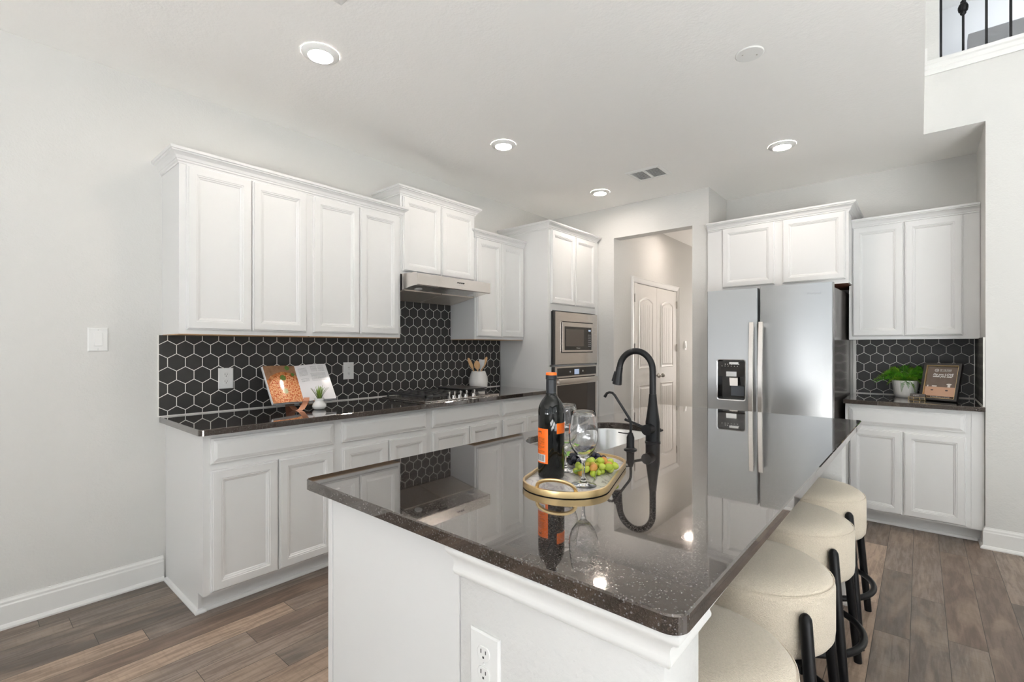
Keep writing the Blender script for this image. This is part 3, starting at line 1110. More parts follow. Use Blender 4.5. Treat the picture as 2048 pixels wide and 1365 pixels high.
# ------------------------------------------------------------------ island
isl = T('kitchen_island', 'white kitchen island with textured end wall and black granite worktop', 'kitchen island', (2.42, 1.92, 0))
b = B()
b.box(1.925, 2.50, 0.735, 3.08, 0.10, 0.66); b.box(2.0, 2.50, 0.735, 3.08, 0.0, 0.10)
b.box(1.925, 1.940, 0.735, 3.08, 0.66, 0.884); b.box(2.485, 2.50, 0.735, 3.08, 0.66, 0.884)
b.box(1.940, 2.485, 0.735, 0.755, 0.66, 0.884); b.box(1.940, 2.485, 3.06, 3.08, 0.66, 0.884)
isl.part('cabinet_body', b, CAB)
b = B(); b.box(1.943, 2.470, 0.719, 0.735, 0.0, 0.884)
isl.part('end_panel', b, CAB)
b = B(); b.box(1.920, 1.940, 0.716, 0.736, 0.0, 0.884)
isl.part('corner_stile', b, CAB)
ISW = m_wall('island_wall_paint', (0.64, 0.635, 0.62), 0.35, 90)
b = B()
b.box(2.470, 2.935, 0.720, 0.875, 0.0, 0.884, bev=0.009)
b.box(2.500, 2.600, 0.875, 2.955, 0.0, 0.884)
b.box(2.470, 2.935, 2.955, 3.105, 0.0, 0.884, bev=0.009)
isl.part('knee_wall', b, ISW, smooth=True)
ITR = [(0, 0), (0.003, 0), (0.009, 0.003), (0.013, 0.009), (0.0135, 0.014), (0.0115, 0.020), (0.0105, 0.026), (0.0115, 0.033), (0.015, 0.041), (0.021, 0.048), (0.029, 0.054), (0.034, 0.059), (0.0365, 0.065), (0.0355, 0.071), (0.032, 0.0745), (0, 0.0745)]
b = B(); b.sweep([(2.466, 0.719, 0.809), (2.936, 0.719, 0.809), (2.936, 0.878, 0.809), (2.60, 0.878, 0.809)], ITR, out=1)
isl.part('trim_molding', b, TRIM, smooth=True, angle=48)
b = B(); b.sweep([(2.60, 2.953, 0.809), (2.936, 2.953, 0.809), (2.936, 3.107, 0.809), (2.466, 3.107, 0.809)], ITR, out=1)
isl.part('trim_molding', b, TRIM, smooth=True, angle=48)
b = B(); b.sweep([(2.60, 2.953, 0), (2.936, 2.953, 0), (2.936, 3.107, 0), (2.466, 3.107, 0)], BASEP, out=1)
isl.part('base_molding', b, TRIM)
b = B(); b.sweep([(2.47, 0.719, 0), (2.936, 0.719, 0), (2.936, 0.878, 0), (2.60, 0.878, 0), (2.60, 2.953, 0)], BASEP, out=1)
isl.part('base_molding', b, TRIM)
for a0, a1 in ((0.76, 1.18), (1.20, 1.62), (1.64, 2.06), (2.08, 2.50)):
    door(isl, '-x', 1.925, a0, a1, 0.12, 0.86)
SINK = rounded([(1.945, 1.51), (2.325, 1.51), (2.325, 2.245), (1.945, 2.245)], [0.15, 0.12, 0.12, 0.15], 10)
b = B()
b.slab(rounded([(1.845, 0.680), (2.978, 0.676), (3.000, 3.155), (1.862, 3.155)], [0.022, 0.030, 0.02, 0.02]), 0.8845, 0.914, holes=[list(reversed(SINK))])
isl.part('granite_worktop', b, GRANITE, label='polished black granite worktop')

# sink bowl
sk = T('kitchen_sink', 'undermount stainless steel sink in the island worktop', 'sink', (2.135, 1.88, 0.70))
b = B()
inner = [Vector(p) for p in SINK]
c = Vector((2.135, 1.878))


def sc_ring(k, z): return [((p.x - c.x) * k + c.x, (p.y - c.y) * k + c.y, z) for p in inner]


b.rings([sc_ring(1.05, 0.884), sc_ring(1.012, 0.884), sc_ring(1.0, 0.876), sc_ring(0.975, 0.72), sc_ring(0.93, 0.695), sc_ring(0.2, 0.690)], True, False, True)
sk.part('bowl', b, STEELS, smooth=True)
b = B(); b.cyl((2.135, 1.878, 0.6905), 0.045, 0.003); sk.part('drain', b, CHROME)

# ------------------------------------------------------------------ faucet, dispenser tap
t = T('kitchen_faucet', 'tall matte black pull-down faucet beside the island sink', 'faucet', (2.402, 1.868, 0.914))
b = B(); b.lathe([(0.031, 0), (0.031, 0.004), (0.0285, 0.006), (0.0285, 0.085), (0.026, 0.10), (0.018, 0.16), (0.0145, 0.197), (0.0140, 0.198)], (2.402, 1.868, 0.914))
body = t.part('faucet_body', b, BLACKF, smooth=True)
pts = [(2.402, 1.868, 1.111), (2.402, 1.868, 1.16), (2.402, 1.868, 1.205)]
for i in range(1, 19):
    a = math.radians(172 * i / 18)
    pts.append((2.402 - 0.075 + 0.075 * math.cos(a), 1.868, 1.208 + 0.080 * math.sin(a)))
b = B(); b.tube(pts, 0.0132, 20)
t.part('spout', b, BLACKF, smooth=True)
e = Vector(pts[-1]); dr = Vector((-0.17, 0, -1)).normalized()
b = B(); b.tube([e, e + dr * 0.03, e + dr * 0.055, e + dr * 0.075, e + dr * 0.077], [0.0142, 0.0155, 0.0185, 0.0205, 0.0180], 24)
b.tube([e + dr * 0.02 + Vector((-0.012, -0.008, 0)), e + dr * 0.062 + Vector((-0.018, -0.010, 0))], 0.0055, 10)
t.part('spray_head', b, BLACKF, smooth=True)
b = B(); b.cyl((2.402, 1.868, 0.972), 0.0215, -0.062, 1, 28)
h = t.part('handle_hub', b, BLACKF, smooth=True)
b = B(); b.tube([(2.395, 1.822, 0.976), (2.350, 1.820, 0.990), (2.303, 1.818, 1.004)], [0.0062, 0.0055, 0.0055], 12)
t.part('lever', b, BLACKF, h, smooth=True)
b = B(); b.cyl((2.402, 1.868, 0.9140), 0.0305, 0.0028); t.part('base_ring', b, CHROME, smooth=True)

t = T('drinking_water_tap', 'slim black goose-neck water tap in front of the tall faucet', 'tap', (2.398, 1.677, 0.914))
b = B(); b.lathe([(0.0245, 0), (0.0245, 0.003), (0.018, 0.006), (0.0155, 0.008), (0.0145, 0.014), (0.0145, 0.048), (0.011, 0.056), (0.009, 0.064), (0.006, 0.066)], (2.398, 1.677, 0.914))
t.part('tap_body', b, BLACKF, smooth=True)
b = B(); b.tube([(2.399, 1.677, 0.975), (2.400, 1.677, 1.0), (2.399, 1.677, 1.018), (2.394, 1.677, 1.032), (2.368, 1.677, 1.068), (2.342, 1.677, 1.103), (2.332, 1.677, 1.117), (2.322, 1.677, 1.1255), (2.309, 1.677, 1.1275), (2.297, 1.677, 1.122), (2.288, 1.677, 1.108)], [0.0050] * 9 + [0.0052, 0.0062], 12)
t.part('spout', b, BLACKF, smooth=True)
b = B(); b.tube([(2.396, 1.668, 0.976), (2.380, 1.655, 0.978), (2.364, 1.645, 0.981)], [0.004, 0.0045, 0.0035], 10, flat=(0.5, 1.5))
t.part('lever', b, BLACKF, smooth=True)

# ------------------------------------------------------------------ cooktop
ck = T('gas_cooktop', 'stainless steel gas cooktop with black grates set in the left counter', 'cooktop', (0.34, 2.545, 0.914))
b = B(); b.box(0.075, 0.595, 2.160, 2.935, 0.9142, 0.9215, bev=0.003)
b.rings([[(0.09, 2.175, 0.9215), (0.58, 2.175, 0.9215), (0.58, 2.92, 0.9215), (0.09, 2.92, 0.9215)], [(0.10, 2.19, 0.923), (0.57, 2.19, 0.923), (0.57, 2.905, 0.923), (0.10, 2.905, 0.923)]])
ck.part('cooktop_base', b, STEELH, smooth=True, angle=20)
for (x, y, r) in ((0.20, 2.30, 0.045), (0.45, 2.30, 0.038), (0.20, 2.55, 0.038), (0.20, 2.79, 0.04), (0.44, 2.79, 0.045)):
    b = B(); b.lathe([(r, 0), (r, 0.010), (r * 0.85, 0.012), (r * 0.85, 0.018), (r * 0.6, 0.021)], (x, y, 0.923))
    ck.part('burner', b, IRON, smooth=True)


def grate(y0, y1, x0, x1):
    b = B(); z0, z1 = 0.945, 0.958
    r = 0.0055
    for y in (y0, (y0 * 2 + y1) / 3, (y0 + 2 * y1) / 3, y1 - 2 * r): b.box(x0, x1, y, y + 2 * r, z0, z1)
    n = 6
    for i in range(n):
        x = x0 + (x1 - x0 - 2 * r) * i / (n - 1)
        b.box(x, x + 2 * r, y0, y1, z0 - 0.002, z1)
    for x in (x0, x1 - 0.012):
        for y in (y0, y1 - 0.012): b.box(x, x + 0.012, y, y + 0.012, 0.922, z0)
    return b


ck.part('grate', grate(2.185, 2.405, 0.105, 0.565), IRON)
ck.part('grate', grate(2.415, 2.64, 0.105, 0.485), IRON)
ck.part('grate', grate(2.715, 2.905, 0.105, 0.485), IRON)
b = B(); b.box(0.115, 0.475, 2.665, 2.915, 0.962, 0.972, bev=0.003); b.box(0.13, 0.46, 2.72, 2.90, 0.957, 0.962)
ck.part('griddle_plate', b, IRON)
for y in (2.415, 2.470, 2.530, 2.595, 2.680):
    b = B(); b.cyl((0.548, y, 0.9225), 0.019, 0.008, 2, 20); b.cyl((0.548, y, 0.930), 0.015, 0.012, 2, 20)
    b.box(0.546, 0.556, y - 0.017, y + 0.006, 0.936, 0.944, 0.002); b.box(0.544, 0.558, y + 0.000, y + 0.013, 0.936, 0.972, 0.003)
    ck.part('knob', b, CHROME, smooth=True)

# ------------------------------------------------------------------ range hood
hd = T('range_hood', 'slim stainless steel range hood under the raised cabinet', 'range hood', (0.25, 2.545, 1.68))
y0, y1 = 2.164, 2.924
# outer shell: side profile (x,z)
prof = [(0.009, 1.848), (0.462, 1.848), (0.505, 1.838), (0.505, 1.758), (0.497, 1.752), (0.462, 1.752), (0.42, 1.747), (0.03, 1.680), (0.009, 1.680)]
b = B(); b.rings([[(x, y0, z) for x, z in prof], [(x, y1, z) for x, z in prof]])
shell = hd.part('hood_shell', b, STEELH)
import_dir = Vector((0.42 - 0.03, 0, 1.747 - 1.680)).normalized()
nn = Vector((import_dir.z, 0, -import_dir.x))


def hood_pt(s, y, d=0.0):
    p = Vector((0.03, y, 1.680)) + import_dir * s + nn * d
    return p


for ya, yb in ((y0 + 0.02, 2.542), (2.550, y1 - 0.02)):
    b = B(); L = 0.30
    b.rings([[hood_pt(0.015, ya), hood_pt(L, ya), hood_pt(L, yb), hood_pt(0.015, yb)], [hood_pt(0.015, ya, 0.004), hood_pt(L, ya, 0.004), hood_pt(L, yb, 0.004), hood_pt(0.015, yb, 0.004)],
             [hood_pt(0.03, ya + 0.015, 0.003), hood_pt(L - 0.015, ya + 0.015, 0.003), hood_pt(L - 0.015, yb - 0.015, 0.003), hood_pt(0.03, yb - 0.015, 0.003)]])
    hd.part('grease_filter', b, FILTER)
for y in (2.27, 2.82):
    b = B(); b.rings([[hood_pt(0.355, y, 0) + Vector((0.028 * math.cos(a) * import_dir.x, 0.03 * math.sin(a), 0.028 * math.cos(a) * import_dir.z)) + nn * dd for a in [2 * math.pi * i / 20 for i in range(20)]] for dd in (0, 0.003)])
    hd.part('lamp_lens', b, LABELW)
for i in range(4):
    b = B(); b.cyl((0.505, 2.556 + i * 0.020, 1.806), 0.0052, 0.005, 0, 12)
    hd.part('button', b, BLACKP)
text_mesh('WHIRLPOOL', 0.010, TEXTG, 'logo', hd.o, basis((0.5052 - 0.25, 0.055, 0.103), (0, 1, 0), (0, 0, 1)), 0.0002)

# ------------------------------------------------------------------ microwave and oven
mw = T('microwave_oven', 'built-in stainless steel microwave in the white tower', 'microwave', (0.60, 4.05, 1.14))
FX = 0.640
b = B()
# trim frame ring around the appliance
y0, y1, z0, z1 = 3.670, 4.430, 1.142, 1.643
iy0, iy1, iz0, iz1 = 3.763, 4.343, 1.251, 1.556


def frame_ring(b, x0, x1, o, i, lip=0.0):
    def rr(q, x): return [(x, q[0], q[2]), (x, q[1], q[2]), (x, q[1], q[3]), (x, q[0], q[3])]
    b.rings([rr(i, x0), rr(o, x0), rr(o, x1), rr(i, x1), rr(i, x0)], True, False, False)


frame_ring(b, TD + 0.001, FX, (y0, y1, z0, z1), (iy0, iy1, iz0, iz1))
mw.part('trim_kit', b, STEELH)
b = B(); b.box(TD + 0.0005, FX - 0.004, 3.640, 3.6695, z0 + 0.0, z1)
mw.part('gap_shade_strip', b, BLACKP)  # black strip standing in for the dark mounting gap
b = B(); b.box(0.15, FX - 0.012, iy0 + 0.002, iy1 - 0.002, iz0 + 0.002, iz1 - 0.002)
mw.part('oven_cavity', b, BLACKP)
b = B(); frame_ring(b, FX - 0.011, FX + 0.012, (iy0 + 0.010, iy1 - 0.010, iz0 + 0.010, iz1 - 0.010), (3.805, 4.298, 1.278, 1.506))
dr_ = mw.part('door_frame', b, STEELH)
b = B(); b.box(FX - 0.010, FX + 0.010, 3.804, 4.299, 1.277, 1.507)
gl = mw.part('door_glass', b, BLACKG)
b = B(); b.box(FX + 0.010, FX + 0.0106, 3.832, 4.153, 1.315, 1.483); mw.part('window', b, MWWIN)
b = B(); b.box(FX + 0.010, FX + 0.0104, 4.219, 4.222, 1.278, 1.506); mw.part('panel_seam', b, RUBBER)
b = B(); b.box(FX + 0.010, FX + 0.0108, 4.240, 4.283, 1.466, 1.482); mw.part('display', b, SCREEN)
b = B()
for i in range(7):
    for j in range(3): b.box(FX + 0.010, FX + 0.0105, 4.236 + j * 0.019, 4.246 + j * 0.019, 1.312 + i * 0.019, 1.320 + i * 0.019)
mw.part('button', b, TEXTG)
text_mesh('Whirlpool', 0.016, TEXTW, 'logo', mw.o, basis((FX + 0.0103 - 0.60, 0.0, 0.152), (0, 1, 0), (0, 0, 1)), 0.0001)

ov = T('wall_oven', 'built-in stainless steel wall oven below the microwave', 'oven', (0.60, 4.05, 0.40))
b = B(); b.box(0.10, TD, 3.665, 4.430, 0.400, 1.118)
ov.part('oven_body', b, BLACKP)
b = B(); frame_ring(b, TD + 0.001, 0.636, (3.672, 4.425, 1.012, 1.121), (3.705, 4.414, 1.028, 1.106))
b.box(TD + 0.001, 0.63, 3.700, 4.418, 1.02, 1.11)
ov.part('control_panel_frame', b, STEELH)
b = B(); b.box(0.630, 0.6335, 3.704, 4.415, 1.027, 1.107)
cp = ov.part('control_panel', b, BLACKG)
b = B(); b.box(0.6335, 0.6342, 4.005, 4.090, 1.038, 1.090); ov.part('display', b, SCREEN, cp)
for y in (3.93, 4.16):
    b = B(); b.cyl((0.6335, y, 1.066), 0.010, 0.0012, 0, 16)
    ov.part('button', b, TEXTG, cp)
b = B(); b.box(TD + 0.001, 0.637, 3.674, 4.425, 0.405, 1.004)
dd = ov.part('oven_door', b, STEELH)
b = B(); b.box(0.637, 0.6385, 3.706, 4.398, 0.47, 0.942); ov.part('door_glass', b, OVENG, dd)
b = B(); b.tube([(0.655, 3.704, 0.977), (0.659, 3.86, 0.977), (0.661, 4.05, 0.977), (0.659, 4.24, 0.977), (0.655, 4.405, 0.977)], 0.0145, 16, flat=(1.9, 0.5))
b.box(0.636, 0.655, 3.712, 3.73, 0.966, 0.984); b.box(0.636, 0.655, 4.375, 4.395, 0.966, 0.984)
ov.part('handle', b, STEELH, dd, smooth=True)
b = B(); b.box(TD + 0.0005, 0.630, 3.645, 3.671, 0.41, 1.119); ov.part('gap_shade_strip', b, BLACKP)  # same black strip for the dark gap beside the oven

# ------------------------------------------------------------------ alcove cabinets (facing -y)
t = T('wall_cabinet', 'wide deep white wall cabinet above the refrigerator', 'cabinet', (2.33, AL, 1.80))
FYC = 4.47
b = B(); b.box(1.842, 2.820, FYC + 0.019, AL - 0.001, 1.808, 2.366); b.box(1.842, 2.820, FYC, FYC + 0.019, 1.800, 2.366)
b.box(1.7665, 1.842, FYC + 0.004, FYC + 0.02, 1.80, 2.366)
t.part('cabinet_body', b, CAB)
b = B(); b.box(1.85, 2.81, FYC + 0.02, AL - 0.002, 1.802, 1.808)
t.part('bottom_panel', b, simple('dark_wood_underside', srgb(120, 72, 48), 0.6), label='dark wood underside')
door(t, 'y', FYC, 1.897, 2.313, 1.832, 2.355); door(t, 'y', FYC, 2.372, 2.800, 1.832, 2.355)
b = B(); b.sweep([(1.768, FYC, 2.348), (2.820, FYC, 2.348), (2.820, AL - 0.001, 2.348)], CROWN, out=1)
t.part('crown_molding', b, CAB)
t = T('wall_cabinet', 'two-door white wall cabinet above the fern and framed card', 'cabinet', (3.18, AL, 1.37))
FYU = 4.715
b = B(); b.box(2.822, 3.557, FYU + 0.019, AL - 0.001, 1.376, 2.272); b.box(2.800, 3.557, FYU, FYU + 0.019, 1.366, 2.272); b.box(2.80, 2.822, FYU + 0.019, AL - 0.001, 1.366, 2.272)
t.part('cabinet_body', b, CAB)
b = B(); b.box(2.823, 3.55, FYU + 0.02, AL - 0.002, 1.368, 1.376); t.part('bottom_panel', b, CAB)
door(t, 'y', FYU, 2.823, 3.141, 1.392, 2.258); door(t, 'y', FYU, 3.147, 3.470, 1.392, 2.258)
b = B(); b.box(3.495, 3.558, FYU - 0.004, FYU, 1.366, 2.262); t.part('filler_strip', b, CAB)
b = B(); b.sweep([(2.8005, FYU + 0.001, 2.250), (2.8005, FYU, 2.250), (3.558, FYU, 2.250)], CROWN, out=1)
t.part('crown_molding', b, CAB)
t = T('base_cabinet', 'white base cabinet in the alcove under the fern counter', 'cabinet', (3.18, AL, 0))
FYB = 4.395
b = B(); b.box(2.806, 3.558, FYB, AL - 0.001, 0.10, 0.884); b.box(2.806, 3.558, FYB + 0.095, AL - 0.001, 0.0, 0.10)
t.part('cabinet_body', b, CAB)
door(t, 'y', FYB, 2.830, 3.468, 0.733, 0.858, 'drawer_front', DRAWP)
door(t, 'y', FYB, 2.830, 3.141, 0.112, 0.704); door(t, 'y', FYB, 3.147, 3.470, 0.112, 0.704)
b = B(); b.box(3.495, 3.557, FYB - 0.004, FYB, 0.10, 0.884); t.part('filler_strip', b, CAB)
b = B(); b.sweep([(2.806, FYB + 0.095, 0), (3.53, FYB + 0.095, 0)], [(0, 0), (0.016, 0), (0.016, 0.006), (0.010, 0.016), (0, 0.020)], out=1)
t.part('shoe_molding', b, CAB)
b = B(); b.slab(rounded([(2.796, 4.352), (3.5595, 4.352), (3.5595, AL - 0.0015), (2.796, AL - 0.0015)], [0.006, 0, 0, 0]), 0.884, 0.914)
tag(b.build('countertop', GRANITE), 'short black granite countertop in the alcove right of the refrigerator', 'countertop')

# ------------------------------------------------------------------ refrigerator
fr = T('refrigerator', 'stainless steel side-by-side refrigerator with water dispenser', 'refrigerator', (2.31, 4.55, 0))
FY = 4.15
b = B(); b.rings([[(1.878, FY + 0.075, z), (2.750, FY + 0.075, z), (2.784, 4.985, z), (1.878, 4.985, z)] for z in (0.02, 1.752)])
fr.part('body', b, simple('fridge_side_grey', (0.17, 0.155, 0.145), 0.16, 0.4))
DX0, DX1, DZ0, DZ1 = 1.950, 2.166, 0.876, 1.202


def curved_front(b, x0, x1, z0, z1, y, dep):
    """slightly rounded slab door"""
    n = 10
    ring0 = []
    for k in range(n + 1):
        f = k / n
        x = x0 + (x1 - x0) * f
        edge = min(f, 1 - f) * (x1 - x0)
        r = 0.012
        yy = y + (r - math.sqrt(max(r * r - (r - min(edge, r)) ** 2, 0)) if edge < r else 0)
        ring0.append((x, yy))
    ring0 = [(x0, y + 0.012), (x0 + 0.003, y + 0.005), (x0 + 0.010, y), (x1 - 0.010, y), (x1 - 0.003, y + 0.005), (x1, y + 0.012), (x1, y + dep), (x0, y + dep)]
    b.rings([[(x, yy, z0) for x, yy in ring0], [(x, yy, z1) for x, yy in ring0]])




def yface(b, x0, x1, z0, z1, y): b.quad([(x0, y, z0), (x1, y, z0), (x1, y, z1), (x0, y, z1)])


b = B()
xs = [1.865, DX0, DX1, 2.2555]; zs = [0.06, DZ0, DZ1, 1.776]
for i in range(3):
    for j in range(3):
        if i == 1 and j == 1: continue
        yface(b, xs[i] + (0.008 if i == 0 else 0), xs[i + 1] - (0.008 if i == 2 else 0), zs[j], zs[j + 1], FY)
bmesh.ops.remove_doubles(b.bm, verts=b.bm.verts[:], dist=1e-5)
for x, s_ in ((1.865, 1), (2.2555, -1)):
    b.rings([[(x + s_ * 0.008, FY, z), (x + s_ * 0.002, FY + 0.003, z), (x, FY + 0.010, z), (x, FY + 0.07, z)] for z in (0.06, 1.776)], False, False, False)
for z in (0.06, 1.776): b.quad([(1.873, FY, z), (2.2475, FY, z), (2.2475, FY + 0.07, z), (1.873, FY + 0.07, z)])
b.quad([(1.865, FY + 0.07, 0.06), (2.2555, FY + 0.07, 0.06), (2.2555, FY + 0.07, 1.776), (1.865, FY + 0.07, 1.776)])
ld = fr.part('freezer_door', b, STEEL, smooth=True, angle=50)
b = B(); curved_front(b, 2.2705, 2.757, 0.06, 1.782, FY, 0.07)
rd = fr.part('fridge_door', b, STEEL, smooth=True, angle=50)
# dispenser
b = B()
ro = [Vector((x, z)) for x, z in rounded([(DX0 - 0.002, DZ0 - 0.002), (DX1 + 0.002, DZ0 - 0.002), (DX1 + 0.002, DZ1 + 0.002), (DX0 - 0.002, DZ1 + 0.002)], 0.006)]
cc = Vector(((DX0 + DX1) / 2, (DZ0 + DZ1) / 2))
r1 = [Vector((x, z)) for x, z in rounded([(DX0 - 0.004, DZ0 - 0.006), (DX1 + 0.004, DZ0 - 0.006), (DX1 + 0.004, DZ1 + 0.003), (DX0 - 0.004, DZ1 + 0.003)], 0.018)]
r2 = [Vector((x, z)) for x, z in rounded([(DX0 + 0.002, DZ0 + 0.001), (DX1 - 0.002, DZ0 + 0.001), (DX1 - 0.002, DZ1 - 0.002), (DX0 + 0.002, DZ1 - 0.002)], 0.016)]
b.rings([[(p.x, FY - 0.0005, p.y) for p in r1], [(p.x, FY - 0.004, p.y) for p in r1], [(p.x, FY - 0.003, p.y) for p in r2], [(p.x, FY + 0.002, p.y) for p in r2]], True, False, False)
fr.part('dispenser_bezel', b, CHROME, ld)
b = B()
b.rings([[(p.x, FY - 0.003, p.y) for p in r2], [(p.x, FY + 0.062, p.y) for p in r2]], True, False, True)
fr.part('dispenser_recess', b, BLACKG, ld)
b = B()
b.rings([[(DX0 + 0.004, FY - 0.002, 1.19), (DX1 - 0.004, FY - 0.002, 1.19), (DX1 - 0.004, FY + 0.004, 1.066), (DX0 + 0.004, FY + 0.004, 1.066)],
         [(DX0 + 0.004, FY + 0.05, 1.19), (DX1 - 0.004, FY + 0.05, 1.19), (DX1 - 0.004, FY + 0.05, 1.066), (DX0 + 0.004, FY + 0.05, 1.066)]])
dp = fr.part('dispenser_panel', b, BLACKG, ld)
b = B(); b.box(2.045, 2.115, FY - 0.004, FY - 0.001, 1.165, 1.183)
b.box(2.020, 2.100, FY - 0.002, FY + 0.01, 1.066, 1.105)
fr.part('dispenser_nozzle', b, CHROME, ld)
b = B(); b.rings([[(2.035, FY + 0.03, 1.062), (2.10, FY + 0.03, 1.062), (2.10, FY + 0.036, 1.062), (2.035, FY + 0.036, 1.062)], [(2.045, FY + 0.012, 0.99), (2.105, FY + 0.012, 0.99), (2.105, FY + 0.020, 0.99), (2.045, FY + 0.020, 0.99)]])
fr.part('dispenser_paddle', b, CHROME, ld)
b = B(); b.box(2.045, 2.145, FY + 0.045, FY + 0.048, 0.905, 0.985)
fr.part('dispenser_tray_glass', b, simple('smoke_grey_glass', (0.12, 0.13, 0.15), 0.08), ld)
b = B()
for i in range(6): b.box(1.985 + i * 0.024, 1.990 + i * 0.024, FY - 0.003, FY - 0.0015, 1.148, 1.152)
for x in (2.010, 2.028, 2.06, 2.115): b.box(x, x + 0.005, FY - 0.003, FY - 0.0015, 1.163, 1.168)
fr.part('indicator', b, TEXTW, ld)
for (xa, xb, d) in ((2.200, 2.236, ld), (2.268, 2.304, rd)):
    b = B()
    rs = []
    for k in range(25):
        f = k / 24
        z = 0.48 + (1.505 - 0.48) * f
        y = FY - 0.035 - 0.028 * math.sin(math.pi * f)
        rs.append([(xa, y + 0.004, z), (xa + 0.004, y, z), (xb - 0.004, y, z), (xb, y + 0.004, z), (xb, y + 0.014, z), (xa, y + 0.014, z)])
    b.rings(rs)
    for z in (0.49, 1.465): b.box(xa + 0.003, xb - 0.003, FY - 0.034, FY, z, z + 0.03)
    fr.part('door_handle', b, STEELH, d, smooth=True, angle=40)
text_mesh('Whirlpool', 0.030, TEXTG, 'logo', fr.o, basis((2.637 - 2.31, FY - 0.0005 - 4.55, 1.697), (1, 0, 0), (0, 0, 1)), 0.0006, width=0.093)
b = B(); b.box(1.88, 2.74, FY + 0.03, FY + 0.075, 0.0, 0.06); fr.part('base_grille', b, BLACKP)
b = B(); b.box(1.885, 1.93, FY + 0.02, FY + 0.12, 1.7535, 1.775); b.box(2.69, 2.735, FY + 0.02, FY + 0.12, 1.7535, 1.778)
fr.part('hinge_cover', b, BLACKP)

# ------------------------------------------------------------------ bar stools
def make_stool(label):
    t = T('bar_stool', label, 'bar stool', (0, 0, 0), group='bar stools along the island', local=True)
    R = 0.208
    prof = [(0.02, 0.425), (R - 0.03, 0.425), (R - 0.010, 0.430), (R - 0.002, 0.443), (R, 0.465), (R, 0.590), (R - 0.002, 0.600), (R - 0.007, 0.606), (R - 0.0075, 0.609), (R - 0.014, 0.617), (R - 0.035, 0.630), (R - 0.075, 0.639), (0.06, 0.644), (0.01, 0.645)]
    b = B(); b.lathe(prof, n=72)
    seat = t.part('seat', b, FABRIC, smooth=True, angle=60)
    pts = [((R - 0.0035) * math.cos(a), (R - 0.0035) * math.sin(a), 0.607) for a in [2 * math.pi * i / 72 for i in range(72)]]
    b = B(); b.tube(pts, 0.0016, 6, closed=True); t.part('seam', b, FABRIC, seat, smooth=True)
    for k in range(4):
        a = math.radians(45 + 90 * k)
        top = Vector(((R + 0.014) * math.cos(a), (R + 0.014) * math.sin(a), 0.555))
        bot = Vector((0.284 * math.cos(a), 0.284 * math.sin(a), 0.0))
        d = (bot - top).normalized()
        ptz = [top - d * 0.016, top - d * 0.012, top - d * 0.003, top + d * 0.008, top + (bot - top) * 0.5, bot + d * 0.0]
        b = B(); b.tube(ptz, [0.005, 0.0105, 0.0155, 0.0165, 0.0160, 0.0150], 18)
        t.part('leg', b, BLACKM, smooth=True, angle=60)
    z = 0.195
    f = (0.555 - z) / 0.555
    rr = (R + 0.014) + (0.284 - R - 0.014) * f
    pts = [((rr - 0.027) * math.cos(a), (rr - 0.027) * math.sin(a), z) for a in [2 * math.pi * i / 64 for i in range(64)]]
    b = B(); b.tube(pts, 0.0125, 14, closed=True); t.part('footrest_ring', b, BLACKM, smooth=True)
    b = B()
    for k in range(2):
        a = math.radians(45 + 90 * k)
        u = Vector((math.cos(a), math.sin(a), 0)); w = Vector((-math.sin(a), math.cos(a), 0))
        L = R + 0.012
        b.rings([[u * -L + w * -0.012 + Vector((0, 0, 0.403)), u * -L + w * 0.012 + Vector((0, 0, 0.403)), u * -L + w * 0.012 + Vector((0, 0, 0.4245)), u * -L + w * -0.012 + Vector((0, 0, 0.4245))],
                 [u * L + w * -0.012 + Vector((0, 0, 0.403)), u * L + w * 0.012 + Vector((0, 0, 0.403)), u * L + w * 0.012 + Vector((0, 0, 0.4245)), u * L + w * -0.012 + Vector((0, 0, 0.4245))]])
    t.part('seat_frame', b, BLACKM)
    return t.o


stool_labels = ['nearest cream boucle bar stool, cut off by the bottom of the photo', 'second cream bar stool from the camera, beside the nearest one',
                'third cream bar stool from the camera along the island', 'farthest cream bar stool, closest to the alcove cabinets']
st0 = make_stool(stool_labels[0])
stools = [st0] + [copy_tree(st0) for _ in range(3)]
for o_, y, lb in zip(stools, (1.125, 1.680, 2.235, 2.745), stool_labels):
    o_.location = (2.840, y, 0); o_['label'] = lb

# ------------------------------------------------------------------ ceiling fixtures
lamps = [((0.954, 1.200, CZ), 'recessed ceiling light nearest the camera, above the left counter end'), ((0.938, 2.600, CZ), 'recessed ceiling light in front of the range hood'),
         ((0.930, 3.990, CZ), 'recessed ceiling light beside the hall opening and oven tower'), ((2.472, 3.925, CZ), 'recessed ceiling light in front of the refrigerator')]


def make_lamp(label, mat):
    t = T('recessed_light', label, 'ceiling light', (0, 0, 0), group='recessed ceiling lights', local=True)
    b = B(); b.lathe([(0.0905, -0.0005), (0.0905, -0.004), (0.084, -0.010), (0.060, -0.018), (0.057, -0.016), (0.057, -0.0005)], n=48, cap0=False, cap1=False)
    t.part('trim_ring', b, DISC, smooth=True)
    b = B(); b.lathe([(0.057, -0.001), (0.057, -0.0150), (0.040, -0.0175), (0.01, -0.018)], n=48)
    t.part('diffuser', b, mat, smooth=True)
    return t.o


l0 = make_lamp(lamps[0][1], LAMPM)
for o_, (p, lb) in zip([l0] + [copy_tree(l0) for _ in range(3)], lamps):
    o_.location = p; o_['label'] = lb
hl = make_lamp('recessed light in the hall ceiling, above the double door', HALLM)
hl.location = (1.22, 5.52, 2.72); del hl['group']

